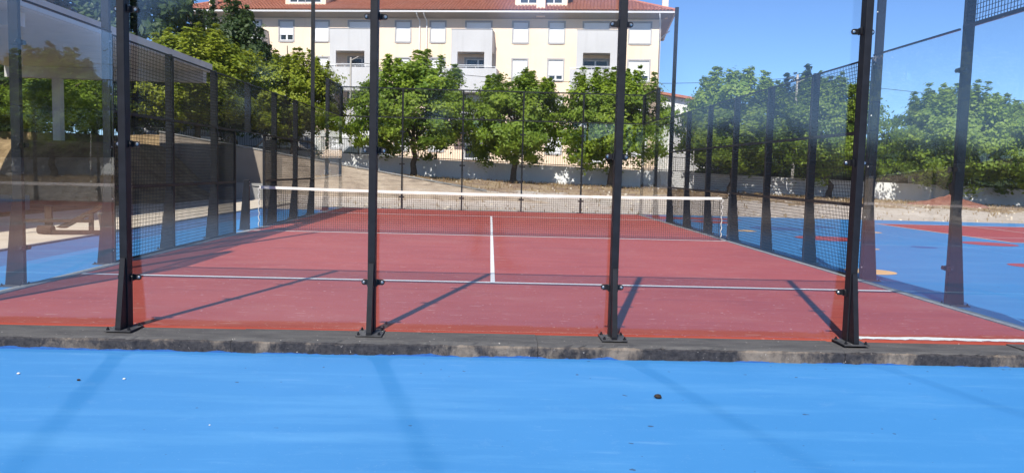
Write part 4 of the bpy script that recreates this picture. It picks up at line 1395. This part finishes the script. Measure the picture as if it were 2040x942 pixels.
for s in (-1, 1):
    sh = av((s * 0.19, -0.01, 1.39), 0.062, chs)
    el = av((s * 0.27, 0.10, 1.17), 0.047, sh)
    wri = av((s * 0.125, 0.31, 1.40), 0.031, el)
    pm = av((s * 0.108, 0.335, 1.45), (0.036, 0.022), wri)
    for q in range(4):
        f1 = av((s * (0.100 - 0.006 * q), 0.375, 1.435 + 0.022 * q), 0.0095, pm)
        f2 = av((s * (0.080 - 0.004 * q), 0.392, 1.438 + 0.021 * q), 0.0085, f1)
    t1 = av((s * 0.085, 0.318, 1.452), 0.011, pm)
    t2 = av((s * 0.058, 0.330, 1.462), 0.009, t1)
    hp = av((s * 0.10, 0, 0.88), 0.098, pel)
    kn = av((s * 0.17, 0.035, 0.50), 0.062, hp)
    an = av((s * 0.215, 0.0, 0.10), 0.043, kn)
    hl = av((s * 0.22, -0.02, 0.045), 0.042, an)
    to = av((s * 0.26, 0.17, 0.035), (0.045, 0.03), hl)
bm_ = skinned('body', V, Ed, pel)
for k in ('skin', 'jeans', 'shirt', 'hair', 'rubber'):
    bm_.materials.append(M[k])
for p in bm_.polygons:
    c = p.center
    if c.z < 0.085: p.material_index = 4
    elif c.z < 0.98: p.material_index = 1
    elif c.z < 1.455 and (c.y < 0.16 or abs(c.x) > 0.235): p.material_index = 2
    elif c.z > 1.655 or (c.z > 1.56 and c.y < 0.0): p.material_index = 3
    else: p.material_index = 0
bo_ = bpy.data.objects.new('body', bm_)
COL.objects.link(bo_)
bo_.parent = per
for s in (-1, 1):
    MB().tube([(s * 0.034, 0.112, 1.622), (s * 0.034, 0.122, 1.622)], [0.012, 0.006], 8).build('eye', 'phone', per)
    MB().tube([(s * 0.082, 0.02, 1.59), (s * 0.088, 0.015, 1.62), (s * 0.084, 0.018, 1.645)], [0.008, 0.014, 0.010], 8).build('ear', 'skin', per, True)
MB().tube([(0, 0.118, 1.63), (0, 0.136, 1.60), (0, 0.122, 1.59)], [0.008, 0.013, 0.008], 8).build('nose', 'skin', per, True)
MB().tube([(-0.025, 0.108, 1.565), (0, 0.116, 1.563), (0.025, 0.108, 1.565)], [0.003, 0.006, 0.003], 6).build('mouth', 'skin', per, True)
ph_ = MB().box(-0.08, 0.08, -0.004, 0.004, -0.037, 0.037).build('phone', 'phone', None, bevel=0.003)
ph_.location = (CAM.x, CAM.y - 0.03, CAM.z - 0.005)
tag(ph_, 'black phone held level in both hands of the mirrored person', 'phone')
